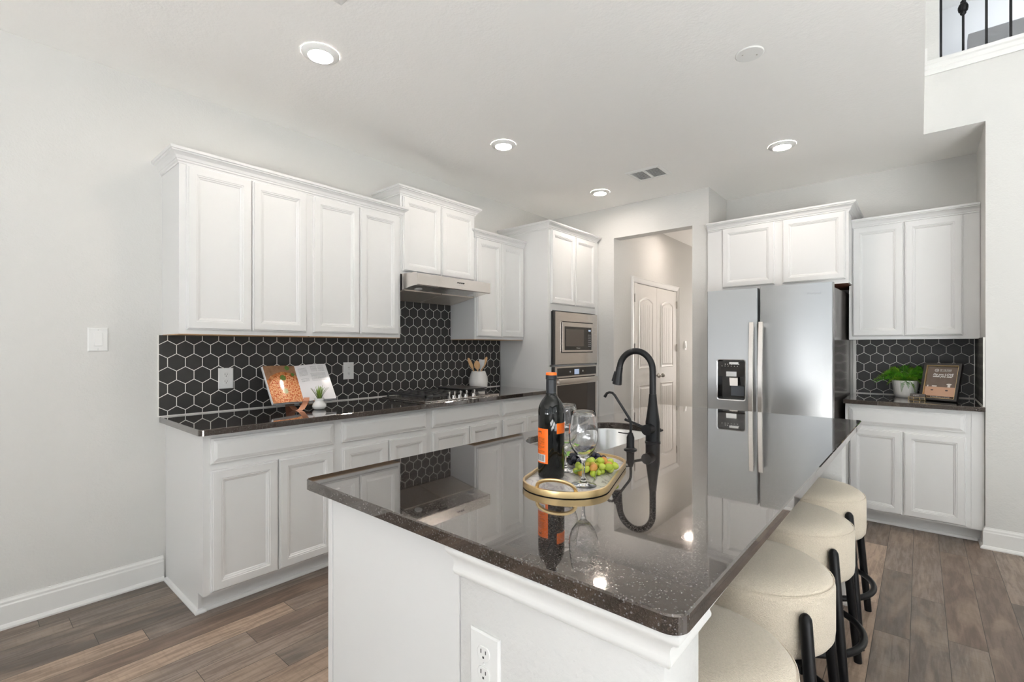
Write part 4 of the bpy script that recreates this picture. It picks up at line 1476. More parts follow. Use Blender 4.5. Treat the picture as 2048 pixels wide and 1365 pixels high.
t = T('ceiling_cover_plate', 'round white blank cover plate on the ceiling above the island', 'cover plate', (2.587, 2.595, CZ))
b = B(); b.lathe([(0.066, -0.0005), (0.066, -0.003), (0.062, -0.006), (0.01, -0.0065)], (2.587, 2.595, CZ))
t.part('disc', b, DISC, smooth=True)
for s_ in (-1, 1):
    b = B(); b.cyl((2.587 + 0.028 * s_, 2.595 + 0.02 * s_, CZ - 0.0080), 0.0035, 0.0016, 2, 10)
    t.part('screw', b, NICKEL)


def vent(name, label, cat, x0, x1, y0, y1, n=12):
    t = T(name, label, cat, ((x0 + x1) / 2, (y0 + y1) / 2, CZ))
    b = B()
    def rr(i, z): return [(x0 + i, y0 + i, CZ + z), (x1 - i, y0 + i, CZ + z), (x1 - i, y1 - i, CZ + z), (x0 + i, y1 - i, CZ + z)]
    b.rings([rr(0, -0.0005), rr(0.002, -0.004), rr(0.028, -0.010), rr(0.032, -0.009), rr(0.034, -0.0005)], True, False, False)
    b.box((x0 + x1) / 2 - 0.009, (x0 + x1) / 2 + 0.009, y0 + 0.03, y1 - 0.03, CZ - 0.010, CZ - 0.001)
    t.part('vent_frame', b, DISC)
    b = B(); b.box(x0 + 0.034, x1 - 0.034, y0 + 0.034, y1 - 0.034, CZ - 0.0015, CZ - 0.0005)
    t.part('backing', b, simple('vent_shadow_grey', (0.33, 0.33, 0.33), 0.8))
    xm = (x0 + x1) / 2
    for (a, c_) in ((x0 + 0.034, xm - 0.009), (xm + 0.009, x1 - 0.034)):
        for i in range(n):
            y = y0 + 0.040 + (y1 - y0 - 0.08) * i / (n - 1)
            b = B(); b.rings([[(a, y - 0.007, CZ - 0.0085), (a, y - 0.0055, CZ - 0.0095), (a, y + 0.006, CZ - 0.003), (a, y + 0.0045, CZ - 0.002)],
                              [(c_, y - 0.007, CZ - 0.0085), (c_, y - 0.0055, CZ - 0.0095), (c_, y + 0.006, CZ - 0.003), (c_, y + 0.0045, CZ - 0.002)]])
            t.part('louver', b, DISC)
    return t


vent('air_vent', 'white louvered air vent in the ceiling near the hall opening', 'air vent', 1.340, 1.643, 3.687, 3.957)
vent('air_vent', 'corner of a white ceiling vent cut off by the top of the photo', 'air vent', 1.345, 1.75, 0.60, 1.089)

# ------------------------------------------------------------------ loft railing
rl = T('stair_railing', 'black iron baluster railing on the loft edge, top right', 'railing', (4.2, RW + 0.06, 3.262))
for i in range(9):
    x = 3.345 + 0.1107 * i
    y = RW + 0.03
    b = B(); b.box(x - 0.0065, x + 0.0065, y - 0.0065, y + 0.0065, 3.262, 4.20)
    bl = rl.part('baluster', b, BLACKM)
    if i % 3 == 1:
        b = B()
        b.lathe([(0.008, -0.05), (0.016, -0.040), (0.016, -0.028), (0.024, -0.022), (0.027, -0.006), (0.027, 0.008), (0.022, 0.022), (0.015, 0.030), (0.015, 0.042), (0.008, 0.05)], (x, y, 3.575), n=12)
        rl.part('knuckle', b, BLACKM, bl)
b = B(); b.box(3.28, 4.4, RW, RW + 0.06, 4.20, 4.26, 0.01)
rl.part('handrail', b, simple('dark_stained_wood', (0.06, 0.035, 0.02), 0.4))

# ------------------------------------------------------------------ tray with bottle, glasses, grapes
TZ = 0.914
tdir = math.atan2(0.46, -0.16)    # axis of the tray from near to far
TC = (2.4415, 1.243)
tr = T('serving_tray', 'gold rimmed oval marble tray with an arched handle on the island', 'tray', (TC[0], TC[1], TZ), (0, 0, math.radians(108)), local=True)
# local: x along the length, y across
LH, WH = 0.248, 0.1215


def oval(l, w, n=15):
    pts = []
    # straight sides with generously rounded ends
    for sx, a0 in ((1, -90), (-1, 90)):
        for i in range(n):
            a = math.radians(a0 + 180 * i / (n - 1))
            cx = sx * (l - w * 0.92)
            pts.append((cx + w * 0.92 * math.cos(a), w * math.sin(a)))
    return pts


b = B()
o1, o2 = oval(LH, WH), oval(LH - 0.006, WH - 0.006)
b.rings([[(x, y, 0.002) for x, y in o1], [(x, y, 0.0175) for x, y in o1], [(x * 0.999, y * 0.997, 0.0185) for x, y in o1], [(x, y, 0.0185) for x, y in o2], [(x, y, 0.008) for x, y in o2]], True, False, False)
tr.part('rim', b, GOLD, smooth=True, angle=40)
b = B(); b.rings([[(x, y, 0.0) for x, y in oval(LH - 0.004, WH - 0.004)], [(x, y, 0.003) for x, y in oval(LH - 0.001, WH - 0.001)]])
tr.part('base_pad', b, RUBBER)
b = B(); b.rings([[(x, y, 0.003) for x, y in oval(LH - 0.0062, WH - 0.0062)], [(x, y, 0.010) for x, y in oval(LH - 0.0062, WH - 0.0062)]])
tr.part('marble_base', b, MARBLE)
for sx in (-1,):
    pts = []
    for i in range(19):
        a = math.pi * i / 18
        pts.append((sx * (LH - 0.022 + 0.008 * math.sin(a)), 0.053 * math.cos(a), 0.016 + 0.027 * math.sin(a) ** 0.8))
    b = B(); b.tube(pts, 0.0038, 10, flat=(0.7, 1.3)); b.cyl((sx * (LH - 0.022), 0.053, 0.008), 0.005, 0.012, 2, 10); b.cyl((sx * (LH - 0.022), -0.053, 0.008), 0.005, 0.012, 2, 10)
    tr.part('handle', b, GOLD, smooth=True)
SURF = TZ + 0.0102

bt = T('wine_bottle', 'dark wine bottle with orange cap and orange labels on the tray', 'bottle', (2.415, 1.140, SURF), (0, 0, 0), local=True)
BP = [(0.020, 0.004), (0.030, 0.0), (0.0355, 0.002), (0.0385, 0.008), (0.0385, 0.186), (0.0382, 0.194), (0.0372, 0.202), (0.0350, 0.210), (0.0315, 0.218), (0.0268, 0.2255), (0.0220, 0.2315), (0.0180, 0.237), (0.0157, 0.243), (0.0148, 0.252), (0.0146, 0.262)]
b = B(); b.lathe(BP, n=64); bt.part('glass_body', b, BOTTLE, smooth=True, angle=60)
b = B(); b.lathe([(0.0154, 0.2455), (0.0150, 0.285), (0.0152, 0.2851), (0.0163, 0.2865), (0.0163, 0.2965), (0.0155, 0.2985)], n=40, cap0=False); bt.part('neck_foil', b, FOIL, smooth=True)
b = B(); b.lathe([(0.0158, 0.2980), (0.0160, 0.3040), (0.0145, 0.3060), (0.008, 0.3062), (0.004, 0.3055)], n=40); bt.part('cap', b, ORANGE, smooth=True, label='orange cap')


def wrap(b, a0, a1, z0, z1, r=0.0387, n=14, slant=0.0):
    vs = []
    for i in range(n + 1):
        a = math.radians(a0 + (a1 - a0) * i / n)
        vs.append([b.bm.verts.new((r * math.cos(a), r * math.sin(a), z)) for z in (z0, z1)])
    for p, q in zip(vs, vs[1:]):
        b.bm.faces.new((p[0], q[0], q[1], p[1]))


# camera lies toward azimuth ~ -54 deg from the bottle; left edge of view is about -54-90
VA = math.degrees(math.atan2(-1.14, 3.236 - 2.415))
b = B(); wrap(b, VA - 88, VA - 14, 0.046, 0.146); lab = bt.part('back_label', b, ORANGE, smooth=True, label='tall orange label')
b = B(); wrap(b, VA - 82, VA - 26, 0.050, 0.072, 0.0389); bt.part('barcode_panel', b, LABELW, lab, smooth=True)
b = B()
for i, (a, w_) in enumerate(((-76, 2), (-72, 1), (-69, 2.5), (-64, 1), (-61, 1), (-57, 3), (-52, 1), (-49, 2), (-45, 1), (-42, 2.5), (-37, 1), (-34, 2))):
    wrap(b, VA + a, VA + a + w_, 0.053, 0.070, 0.0390, 2)
bt.part('barcode', b, CARDK, lab)
b = B()
rr_ = random.Random(5)
for i in range(13):
    z = 0.118 - i * 0.0033 - (0.004 if i > 9 else 0)
    wrap(b, VA - 80, VA - 80 + (50 if i not in (6, 9, 12) else 22 + rr_.random() * 12), z, z + 0.0009, 0.0389, 8)
wrap(b, VA - 76, VA - 64, 0.134, 0.1355, 0.0389, 4); wrap(b, VA - 62, VA - 50, 0.134, 0.1385, 0.0389, 4); wrap(b, VA - 46, VA - 44, 0.130, 0.138, 0.0389, 2)
bt.part('label_text', b, TEXTD, lab)
b = B(); wrap(b, VA + 24, VA + 88, 0.132, 0.162); bt.part('front_label', b, ORANGE, smooth=True, label='small square orange label')


def make_glass(label, name='wine_glass'):
    t = T(name, label, 'wine glass', (0, 0, 0), group='wine glasses on the tray', local=True)
    out = [(0.0015, 0.0035), (0.012, 0.0025), (0.034, 0.0), (0.0352, 0.0012), (0.034, 0.0028), (0.016, 0.0062), (0.0075, 0.012), (0.0048, 0.024), (0.0042, 0.046), (0.0052, 0.064), (0.009, 0.074), (0.020, 0.084), (0.032, 0.101), (0.0390, 0.122), (0.0405, 0.140), (0.0385, 0.165), (0.0345, 0.192), (0.0330, 0.203)]
    inn = [(0.0322, 0.2045), (0.0314, 0.203), (0.0330, 0.190), (0.0370, 0.165), (0.0391, 0.140), (0.0376, 0.122), (0.0306, 0.103), (0.019, 0.088), (0.008, 0.080), (0.001, 0.079)]
    b = B(); b.lathe(out + inn, n=56)
    t.part('bowl_and_stem', b, GLASS, smooth=True, angle=80)
    return t.o


g1 = make_glass('clear wine glass in front, beside the green grapes')
g2 = copy_tree(g1)
g1.location = (2.533, 1.127, SURF)
g2.location = (2.405, 1.226, SURF); g2['label'] = 'clear wine glass standing partly behind the bottle'


def bunch(name, label, pts, r, mat, stem_pts, leaf=None):
    c = Vector(pts[0])
    base = (sum(p[0] for p in pts) / len(pts), sum(p[1] for p in pts) / len(pts), SURF)
    t = T(name, label, 'grapes', base)
    rg = random.Random(3)
    b = B(); b.tube(stem_pts, 0.0018, 8)
    for p in pts[::3]:
        q = min(stem_pts, key=lambda s_: (Vector(s_) - Vector(p)).length)
        b.tube([q, ((p[0] + q[0]) / 2, (p[1] + q[1]) / 2, (p[2] + q[2]) / 2 + 0.003), p], 0.001, 6)
    t.part('stem', b, STEM, smooth=True)
    me = None
    for p in pts:
        if me is None:
            b = B(); b.ball((0, 0, 0), r, r, r * 1.22, 18, 12)
            o_ = b.build('grape', mat, t.o, smooth=True, angle=80); me = o_.data
        else:
            o_ = bpy.data.objects.new('grape', me); COL.objects.link(o_); o_.parent = t.o
        s_ = rg.uniform(0.9, 1.12)
        o_.scale = (s_, s_, s_ * rg.uniform(0.95, 1.1))
        o_.location = (p[0] - base[0], p[1] - base[1], p[2] - base[2])
        o_.rotation_euler = (rg.uniform(0.6, 2.4), rg.uniform(-0.5, 0.5), rg.uniform(0, 6))
    if leaf:
        b = B()
        for c_, s_, a in leaf:
            P = []
            for i in range(16):
                q = 2 * math.pi * i / 16
                rad = s_ * (1 + 0.28 * math.cos(5 * q))
                P.append((c_[0] + rad * math.cos(q + a), c_[1] + rad * math.sin(q + a) * 0.7, c_[2] + 0.35 * rad * math.cos(q)))
            b.rings([P, [(x, y, z + 0.0006) for x, y, z in P]])
        t.part('leaf', b, LEAF, smooth=True)
    return t


def pile(center, ax, ay, ang, n, r, seed, layers):
    """pack grapes: rejection sampling of non-overlapping spheres on rising layers"""
    rg = random.Random(seed)
    out = []
    ca, sa = math.cos(ang), math.sin(ang)
    tries = 0
    while len(out) < n and tries < 60000:
        tries += 1
        u, v = rg.uniform(-1, 1), rg.uniform(-1, 1)
        if u * u + v * v > 1: continue
        hmax = layers * math.sqrt(max(0, 1 - 0.9 * (u * u + v * v)))
        x = center[0] + u * ax * ca - v * ay * sa
        y = center[1] + u * ax * sa + v * ay * ca
        # drop onto what is already there
        z = SURF + r * 1.02
        ok = True
        for q in out:
            d2 = (x - q[0]) ** 2 + (y - q[1]) ** 2
            m = (1.84 * r) ** 2
            if d2 < m:
                z = max(z, q[2] + math.sqrt(m - d2))
        if z - SURF > r + hmax * r * 1.7: continue
        out.append((x, y, z))
    return out


gp = pile((2.490, 1.265), 0.068, 0.045, math.radians(67), 36, 0.0098, 4, 1.6)
bunch('grape_bunch', 'bunch of green grapes with a few blushed orange at the right of the tray', gp, 0.0098, GRAPEG,
      [(2.530, 1.190, SURF + 0.004), (2.515, 1.23, SURF + 0.016), (2.500, 1.29, SURF + 0.022), (2.475, 1.36, SURF + 0.02)],
      leaf=[((2.475, 1.195, SURF + 0.018), 0.016, 0.4)])
bp_ = pile((2.408, 1.345), 0.060, 0.052, math.radians(64), 44, 0.0098, 9, 1.7)
bunch('grape_bunch', 'bunch of blue-black grapes behind the wine glasses', bp_, 0.0098, GRAPEB,
      [(2.372, 1.300, SURF + 0.020), (2.39, 1.33, SURF + 0.03), (2.42, 1.37, SURF + 0.028)],
      leaf=[((2.356, 1.296, SURF + 0.030), 0.022, 1.2), ((2.375, 1.330, SURF + 0.045), 0.016, 2.6)])

# ------------------------------------------------------------------ cookbook on copper stand
cb = T('open_cookbook', 'open cookbook with a pizza photo page leaning on the left counter', 'book', (0.25, 1.46, 0.957))
Bl, Bs, Br = Vector((0.285, 1.256, 0.9645)), Vector((0.250, 1.460, 0.9575)), Vector((0.277, 1.668, 0.9645))
Tl, Ts, Tr_ = Vector((0.137, 1.252, 1.186)), Vector((0.108, 1.462, 1.180)), Vector((0.123, 1.670, 1.190))


def page_block(bl, bs, tl, ts, thick, curl=0.010):
    """block of pages from the outer edge to the spine; the front is gently curved"""
    n = 8
    up = (tl - bl).normalized()
    side = (bs - bl).normalized()
    nrm = side.cross(up).normalized()
    if nrm.x < 0: nrm = -nrm
    b = B()
    fr_, bk = [], []
    for i in range(n + 1):
        f = i / n
        h = curl * math.sin(math.pi * min(1, f * 1.05)) * (0.6 + 0.4 * f)
        fr_.append((bl.lerp(bs, f) + nrm * h, tl.lerp(ts, f) + nrm * h))
        bk.append((bl.lerp(bs, f) - nrm * thick, tl.lerp(ts, f) - nrm * thick))
    return fr_, bk, nrm


for (bl, bs_, tl, ts_, nm, mat, flip) in ((Bl, Bs, Tl, Ts, 'photo_page', PIZZA, False), (Br, Bs, Tr_, Ts, 'recipe_page', TEXTPAGE, True)):
    F_, K_, nrm = page_block(bl, bs_, tl, ts_, 0.010)
    b = B()
    loop = [p for p, _ in F_] + [p for p, _ in reversed(K_)]
    loopt = [q for _, q in F_] + [q for _, q in reversed(K_)]
    b.rings([loop, loopt])
    blk = cb.part('page_block', b, PAPER)
    b = B()
    n = len(F_) - 1
    for i in range(n):
        u0, u1 = (i / n, (i + 1) / n)
        if flip: u0, u1 = 1 - u0, 1 - u1
        o_ = nrm * 0.0006
        b.quad([F_[i][0] + o_, F_[i + 1][0] + o_, F_[i + 1][1] + o_, F_[i][1] + o_], [(u0, 0), (u1, 0), (u1, 1), (u0, 1)])
    bmesh.ops.remove_doubles(b.bm, verts=b.bm.verts[:], dist=1e-5)
    pg = cb.part(nm, b, mat, smooth=True)
    b = B()
    o1_ = nrm * -0.0105; o2_ = nrm * -0.0135
    ex = (bl - bs_).normalized() * 0.004
    up = (tl - bl).normalized() * 0.003
    P4 = [bl + ex - up, bs_ - up, ts_ + up, tl + ex + up]
    b.rings([[p + o1_ for p in P4], [p + o2_ for p in P4]])
    cb.part('cover', b, simple('book_cover_' + nm, (0.55, 0.55, 0.56), 0.4))
sd = T('book_stand', 'folded copper strap book stand under the open cookbook', 'book stand', (0.25, 1.46, 0.914))


def strap(b, pts, w, th=0.0015):
    """flat strap through pts, each with its own width vector"""
    rs = []
    for p, wv in pts:
        p = Vector(p); wv = Vector(wv).normalized() * w / 2
        rs.append((p, wv))
    for i, (p, wv) in enumerate(rs):
        pass
    n = len(rs)
    out = []
    for i in range(n):
        p, wv = rs[i]
        d = (rs[min(i + 1, n - 1)][0] - rs[max(i - 1, 0)][0]).normalized()
        nr = d.cross(wv).normalized() * th
        out.append([p - wv, p + wv, p + wv + nr, p - wv + nr])
    b.rings(out)


b = B()
wv = (0.55, 0.83, 0)
strap(b, [((0.300, 1.452, 0.988), wv), ((0.308, 1.446, 0.968), wv), ((0.322, 1.425, 0.945), wv), ((0.330, 1.405, 0.922), wv), ((0.325, 1.392, 0.916), wv), ((0.290, 1.385, 0.917), wv), ((0.235, 1.39, 0.936), wv)], 0.035)
sd.part('left_strap', b, COPPER)
b = B()
wv = (-0.55, 0.83, 0)
strap(b, [((0.305, 1.500, 0.968), wv), ((0.305, 1.53, 0.945), wv), ((0.298, 1.560, 0.922), wv), ((0.290, 1.568, 0.916), wv), ((0.26, 1.57, 0.917), wv), ((0.22, 1.55, 0.936), wv)], 0.035)
sd.part('right_strap', b, COPPER)
b = B(); strap(b, [((0.300, 1.47, 0.944), (0, 1, 0)), ((0.235, 1.47, 0.938), (0, 1, 0)), ((0.075, 1.47, 1.12), (0, 1, 0)), ((0.030, 1.47, 0.916), (0, 1, 0))], 0.06)
sd.part('back_support', b, COPPER)

vs = T('small_vase', 'small white ceramic vase holding grass in front of the cookbook', 'vase', (0.358, 1.505, 0.9141), local=True)
b = B(); b.lathe([(0.024, 0), (0.032, 0.003), (0.0405, 0.014), (0.0415, 0.022), (0.037, 0.036), (0.028, 0.047), (0.0255, 0.054), (0.0285, 0.063), (0.0295, 0.068), (0.028, 0.070), (0.025, 0.067), (0.022, 0.058), (0.010, 0.054)], n=48)
vs.part('vase_body', b, CERAM, smooth=True)
pl = T('spiky_grass_plant', 'small spiky green grass plant in the white ceramic vase', 'plant', (0.358, 1.505, 0.969), local=True)


def blade(b, a, lean, L, w, bend=0.4):
    d = Vector((math.cos(a), math.sin(a), 0))
    side = Vector((-math.sin(a), math.cos(a), 0))
    rs = []
    n = 6
    for i in range(n + 1):
        f = i / n
        ang = lean * (0.6 + bend * f)
        p = d * (L * f * math.sin(ang) + 0.006) + Vector((0, 0, L * f * math.cos(ang)))
        ww = w * (1 - f ** 1.6) + 0.0004
        rs.append([p - side * ww, p + d * 0.0012, p + side * ww, p - d * 0.0006])
    b.rings(rs)


rg = random.Random(8)
GR1 = simple('grass_green', (0.22, 0.36, 0.035), 0.5)
GR2 = simple('grass_dark_tip', (0.10, 0.15, 0.035), 0.5)
b = B()
for i in range(30): blade(b, rg.uniform(0, 6.28), rg.uniform(0.03, 0.42), rg.uniform(0.070, 0.098), 0.0042, 0.5)
pl.part('inner_leaves', b, GR1)
b = B()
for i in range(16): blade(b, 2 * math.pi * i / 16 + rg.uniform(-.15, .15), rg.uniform(0.55, 0.72), rg.uniform(0.080, 0.098), 0.0018, 0.25)
pl.part('outer_leaves', b, GR2)

# ------------------------------------------------------------------ utensil crock
cr = T('utensil_crock', 'white stoneware crock of utensils in the far corner of the counter', 'crock', (0.125, 3.17, 0.9141), local=True)
b = B(); b.lathe([(0.070, 0), (0.077, 0.003), (0.083, 0.03), (0.086, 0.070), (0.083, 0.105), (0.074, 0.140), (0.0635, 0.168), (0.062, 0.170), (0.059, 0.168), (0.068, 0.14), (0.075, 0.10), (0.076, 0.03), (0.02, 0.012)], n=56)
cr.part('crock_body', b, CERAMM, smooth=True, angle=60)


def utensil(name, label, base, top, kind, mat):
    base, top = Vector(base), Vector(top)
    t = T(name, label, 'utensil', tuple(base))
    d = (top - base)
    L = d.length
    dn = d.normalized()
    view = Vector((0.72, -0.69, 0))
    side = dn.cross(view).normalized(); fw = side.cross(dn).normalized()
    b = B(); b.tube([base, base + dn * (L * 0.72)], 0.0055, 10)
    t.part('shaft', b, mat, smooth=True)
    b = B(); rs = []
    n = 12
    for i in range(n + 1):
        f = i / n
        p = base + dn * (L * (0.66 + 0.34 * f))
        if kind == 'spoon': w = 0.004 + 0.024 * math.sin(math.pi * min(f * 0.93 + 0.02, 1)) ** 0.8; th = 0.005
        elif kind == 'spatula': w = 0.008 + 0.019 * min(1, f * 2.2) ; th = 0.003
        else: w = 0.008 + 0.008 * math.sin(math.pi * (0.15 + 0.8 * f)); th = 0.005
        if kind != 'spatula' and i == n: w = 0.002
        rs.append([p + side * w * math.cos(a) + fw * th * math.sin(a) for a in [2 * math.pi * k / 14 for k in range(14)]])
    b.rings(rs)
    t.part('head', b, mat, smooth=True)
    return t


SPW = simple('white_silicone', (0.72, 0.70, 0.68), 0.5)
zb = 0.930
utensil('wooden_spoon', 'narrow wooden spoon leaning left in the crock', (0.140, 3.19, zb), (0.075, 3.085, 1.208), 'paddle', SPOON)
utensil('wooden_spoon', 'round-bowled wooden spoon second from the left in the crock', (0.13, 3.18, zb), (0.130, 3.140, 1.182), 'spoon', SPOON)
utensil('spatula', 'white spatula between the wooden spoons in the crock', (0.115, 3.165, zb), (0.135, 3.208, 1.190), 'spatula', SPW)
utensil('wooden_spoon', 'narrow wooden spoon leaning right in the crock', (0.105, 3.145, zb), (0.145, 3.262, 1.216), 'paddle', SPOON)

# ------------------------------------------------------------------ fern, framed card, card holder on the alcove counter
pt = T('plant_pot', 'ribbed white stoneware pot on the alcove counter', 'pot', (3.150, 4.832, 0.9141), local=True)
b = B()
prof = [(0.060, 0), (0.066, 0.003), (0.072, 0.03), (0.079, 0.08), (0.083, 0.120), (0.0842, 0.130), (0.083, 0.133), (0.080, 0.130), (0.077, 0.115), (0.02, 0.113)]
n = 120
rs = []
for j, (r, z) in enumerate(prof):
    ring = []
    for i in range(n):
        a = 2 * math.pi * i / n
        rib = 0.0014 * abs(math.sin(a * 15)) if 1 < j < 6 else 0
        ring.append(((r - rib) * math.cos(a), (r - rib) * math.sin(a), z))
    rs.append(ring)
b.rings(rs); pt.part('pot_body', b, CERAMM, smooth=True, angle=60)
b = B(); b.lathe([(0.0765, 0.112), (0.0765, 0.118), (0.05, 0.122), (0.005, 0.123)], n=30); pt.part('soil', b, SOIL)
fn = T('fern_plant', 'bright green fern spreading over the white ribbed pot', 'plant', (3.150, 4.832, 1.035), local=True)
FERN = simple('fern_green', (0.10, 0.34, 0.015), 0.5)
FERN2 = simple('fern_green_tip', (0.17, 0.36, 0.02), 0.5)
rg = random.Random(21)


def frond(b, az, L, rise, droop, scale=1.0):
    d = Vector((math.cos(az), math.sin(az), 0)); side = Vector((-math.sin(az), math.cos(az), 0))
    P = []
    for i in range(23):
        f = i / 22
        P.append(d * (L * f) + Vector((0, 0, rise * math.sin(f * 2.2) - droop * f ** 2.5)))
    b.tube(P, [0.0014 * (1 - 0.7 * i / 22) for i in range(23)], 5)
    for i in range(2, 23):
        f = i / 22
        w = 0.026 * scale * math.sin(math.pi * (0.12 + 0.86 * f)) ** 0.7 + 0.002
        for s_ in (-1, 1):
            q = P[i]
            lift = rg.uniform(0.15, 1.0) * w
            tip = q + side * s_ * w * 0.85 + d * w * 0.5 + Vector((0, 0, lift))
            h = (d + Vector((0, 0, 0.35))).normalized() * 0.0046
            mid = q.lerp(tip, 0.5) + Vector((0, 0, 0.001))
            b.quad([q - h * 0.6, mid - h, mid + h, q + h * 0.6])
            b.quad([mid - h, tip - h * 0.12, tip + h * 0.12, mid + h])
            b.quad([q - h * 0.4, q + h * 0.6, q + (tip - q) * 0.6 - Vector((0, 0, w * 0.9)), q + (tip - q) * 0.5 - Vector((0, 0, w * 0.85))])


for k, (az, L, ri, dr2) in enumerate(((172, 0.205, 0.055, 0.045), (160, 0.17, 0.075, 0.03), (190, 0.19, 0.045, 0.05), (20, 0.185, 0.060, 0.035), (5, 0.17, 0.07, 0.04), (-12, 0.16, 0.05, 0.05), (60, 0.12, 0.10, 0.0),
                                 (110, 0.11, 0.11, 0.0), (135, 0.14, 0.09, 0.02), (-45, 0.13, 0.05, 0.05), (-80, 0.115, 0.035, 0.07), (-100, 0.12, 0.03, 0.09), (-140, 0.14, 0.05, 0.06), (215, 0.16, 0.06, 0.04), (40, 0.15, 0.09, 0.02), (-60, 0.12, 0.03, 0.10), (85, 0.09, 0.12, 0), (230, 0.12, 0.07, 0.02), (180, 0.15, 0.08, 0.02), (10, 0.14, 0.09, 0.01), (-30, 0.15, 0.06, 0.03), (150, 0.12, 0.10, 0.0), (200, 0.14, 0.085, 0.03), (30, 0.12, 0.11, 0.0))):
    b = B(); frond(b, math.radians(az), L, ri, dr2)
    fn.part('frond', b, FERN if k % 3 else FERN2)

# framed card: local frame u (along width), v (up, leaning back), n (toward the viewer)
pf = T('picture_frame', 'black framed card reading Do you LOVE what you see, leaning in the alcove', 'picture frame', (3.3365, 4.6405, 0.9145), local=True)
u = Vector((0.217, -0.083, 0)).normalized(); back = Vector((0.357, 0.934, 0)).normalized()
v = (back * 0.098 + Vector((0, 0, 0.266))).normalized(); n_ = u.cross(v).normalized()
if n_.y > 0: n_ = -n_
Wf, Hf, Th = 0.217, 0.284, 0.030
o0 = Vector((0, 0, 0.0)) - u * Wf / 2


def P3(a, c_, d=0.0): return o0 + u * a + v * c_ + n_ * d


def fr_ring(b, a0, a1, c0, c1, d): return [P3(a0, c0, d), P3(a1, c0, d), P3(a1, c1, d), P3(a0, c1, d)]


b = B()
wf = 0.016
b.rings([fr_ring(b, 0, Wf, 0, Hf, -0.008), fr_ring(b, 0, Wf, 0, Hf, 0.022), fr_ring(b, wf, Wf - wf, wf, Hf - wf, 0.022), fr_ring(b, wf, Wf - wf, wf, Hf - wf, 0.018), fr_ring(b, wf, Wf - wf, wf, Hf - wf, 0.0)], True, False, False)
pf.part('frame', b, simple('frame_black', (0.022, 0.020, 0.019), 0.35))
b = B()
w2 = wf + 0.003
b.rings([fr_ring(b, wf, Wf - wf, wf, Hf - wf, 0.0005), fr_ring(b, wf, Wf - wf, wf, Hf - wf, 0.0195), fr_ring(b, w2, Wf - w2, w2, Hf - w2, 0.0195), fr_ring(b, w2, Wf - w2, w2, Hf - w2, 0.0005)], True, False, False)
pf.part('inner_lip', b, GOLD)
b = B()
b.quad([P3(wf, wf, 0.001), P3(Wf - wf, wf, 0.001), P3(Wf - wf, Hf - wf, 0.001), P3(wf, Hf - wf, 0.001)], [(0, 0), (1, 0), (1, 1), (0, 1)])
b.quad([P3(wf, wf, -0.006), P3(Wf - wf, wf, -0.006), P3(Wf - wf, Hf - wf, -0.006), P3(wf, Hf - wf, -0.006)])
card = pf.part('printed_card', b, POSTER)


def ptxt(s_, size, a, c_, mat=TEXTW, **kw):
    return text_mesh(s_, size, mat, 'card_text', card, basis(P3(a, c_, 0.0014), u, v), 0.0002, **kw)


ptxt('Do you LOVE', 0.0200, Wf / 2 + 0.004, 0.196, shear=0.25, offset=0.0006)
ptxt('what you see?', 0.0200, Wf / 2 + 0.002, 0.181, shear=0.25, offset=0.0006)
ptxt('SET THE STAGE', 0.0135, Wf / 2 + 0.016, 0.233, width=0.066)
ptxt('HOME STAGING & DESIGN', 0.0055, Wf / 2 + 0.016, 0.225, width=0.066)
ptxt('for more information on this home', 0.0075, Wf / 2 + 0.005, 0.030, width=0.11)
ptxt('or to ask about the pieces you love', 0.0075, Wf / 2 + 0.008, 0.021, width=0.12)
b = B()
cx_, cy_ = 0.073, 0.234
r0 = [(cx_ + 0.012 * math.cos(a), cy_ + 0.012 * math.sin(a)) for a in [2 * math.pi * i / 24 for i in range(24)]]
r1_ = [(cx_ + (x - cx_) * 0.78, cy_ + (y - cy_) * 0.78) for x, y in r0]
b.rings([[P3(x, y, 0.0012) for x, y in r0], [P3(x, y, 0.0016) for x, y in r0], [P3(x, y, 0.0016) for x, y in r1_], [P3(x, y, 0.0012) for x, y in r1_]], True, False, False)
b.rings([fr_ring(b, cx_ - 0.004, cx_ + 0.006, cy_ - 0.001, cy_ + 0.003, 0.0012), fr_ring(b, cx_ - 0.004, cx_ + 0.006, cy_ - 0.001, cy_ + 0.003, 0.0016)])
pf.part('emblem', b, TEXTW, card)
b = B()
b.rings([fr_ring(b, 0.058, 0.086, 0.108, 0.117, 0.0012), fr_ring(b, 0.058, 0.086, 0.108, 0.117, 0.0016)])
b.rings([fr_ring(b, 0.030, 0.037, 0.106, 0.118, 0.0012), fr_ring(b, 0.030, 0.037, 0.106, 0.118, 0.0016)])
b.rings([fr_ring(b, 0.148, 0.163, 0.107, 0.127, 0.0012), fr_ring(b, 0.148, 0.163, 0.107, 0.127, 0.0016)])
for (x, y, rx, ry) in ((0.155, 0.129, 0.015, 0.006),):
    ring = [(x + rx * math.cos(a), y + ry * math.sin(a)) for a in [2 * math.pi * i / 20 for i in range(20)]]
    b.rings([[P3(p, q, 0.0013) for p, q in ring], [P3(p, q, 0.0018) for p, q in ring]])
pf.part('printed_ornament', b, CARDW, card)
b = B()
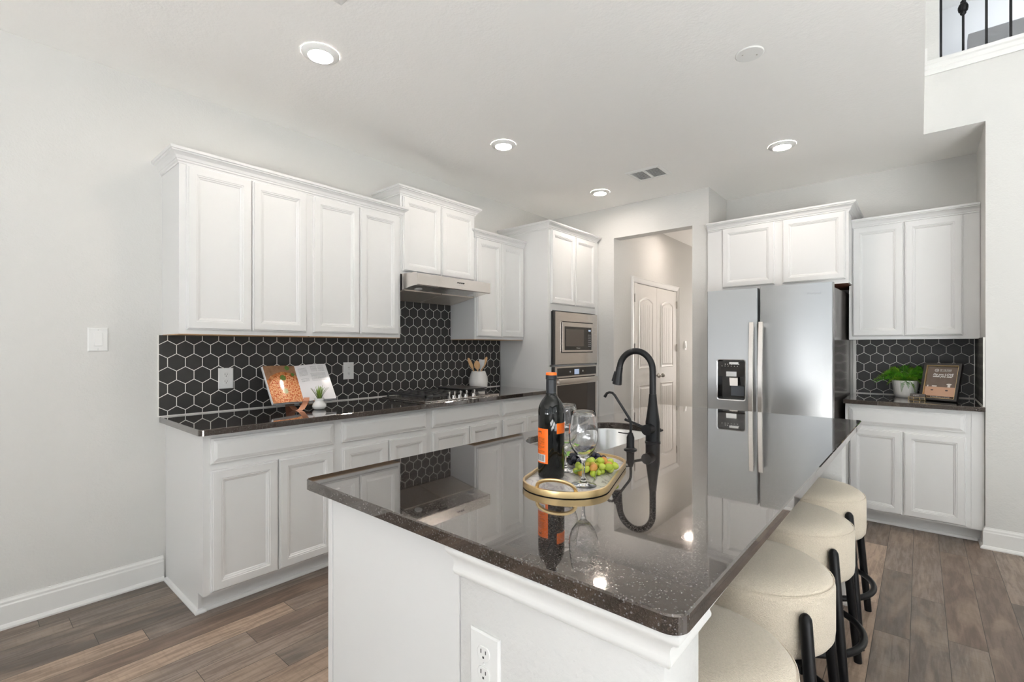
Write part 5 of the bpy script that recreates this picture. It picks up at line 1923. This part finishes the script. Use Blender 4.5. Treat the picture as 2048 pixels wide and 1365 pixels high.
for x, y in ((0.062, 0.082), (0.146, 0.082)):
    ring = [(x + 0.0085 * math.cos(a), y + 0.005 * math.sin(a)) for a in [2 * math.pi * i / 20 for i in range(20)]]
    b.rings([[P3(p, q, 0.0012) for p, q in ring], [P3(p, q, 0.0016) for p, q in ring]])
pf.part('printed_handle', b, CARDK, card)
b = B(); b.rings([[P3(Wf / 2 - 0.02, 0.20, -0.008), P3(Wf / 2 + 0.02, 0.20, -0.008), P3(Wf / 2 + 0.02, 0.20, -0.011), P3(Wf / 2 - 0.02, 0.20, -0.011)],
                  [(p.x, p.y, 0.0005) for p in (P3(Wf / 2 - 0.02, 0.16, -0.060), P3(Wf / 2 + 0.02, 0.16, -0.060), P3(Wf / 2 + 0.02, 0.16, -0.064), P3(Wf / 2 - 0.02, 0.16, -0.064))]])
pf.part('easel_leg', b, BLACKP)

ch = T('card_holder', 'small gold wire holder with business cards before the picture frame', 'card holder', (3.222, 4.665, 0.9142), (0, 0, math.radians(-14)), local=True)
b = B()
for y in (-0.022, 0.022):
    b.tube([(-0.048, y, 0.004), (0.048, y, 0.004)], 0.0016, 8); b.tube([(-0.048, y, 0.030 if y > 0 else 0.020), (0.048, y, 0.030 if y > 0 else 0.020)], 0.0016, 8)
for x in (-0.048, -0.018, 0.018, 0.048):
    b.tube([(x, -0.022, 0.020), (x, -0.022, 0.002), (x, 0.022, 0.002), (x, 0.022, 0.030)], 0.0016, 8)
ch.part('wire_frame', b, GOLD, smooth=True)
cds = T('business_cards', 'stack of dark business cards in the gold wire holder', 'cards', (3.222, 4.665, 0.9180), (0, 0, math.radians(-14)), local=True)
b = B(); b.rings([[(-0.044, -0.018, 0.002), (0.044, -0.018, 0.002), (0.044, -0.008, 0.001), (-0.044, -0.008, 0.001)], [(-0.044, 0.006, 0.040), (0.044, 0.006, 0.040), (0.044, 0.016, 0.039), (-0.044, 0.016, 0.039)]])
cds.part('card_stack', b, simple('card_brown_black', (0.045, 0.035, 0.03), 0.4))
text_mesh('ENJOY', 0.012, TEXTW, 'card_text', cds.o, basis((-0.008, -0.0052, 0.0245), (1, 0, 0), (0, 0.53, 0.85)), 0.0002)
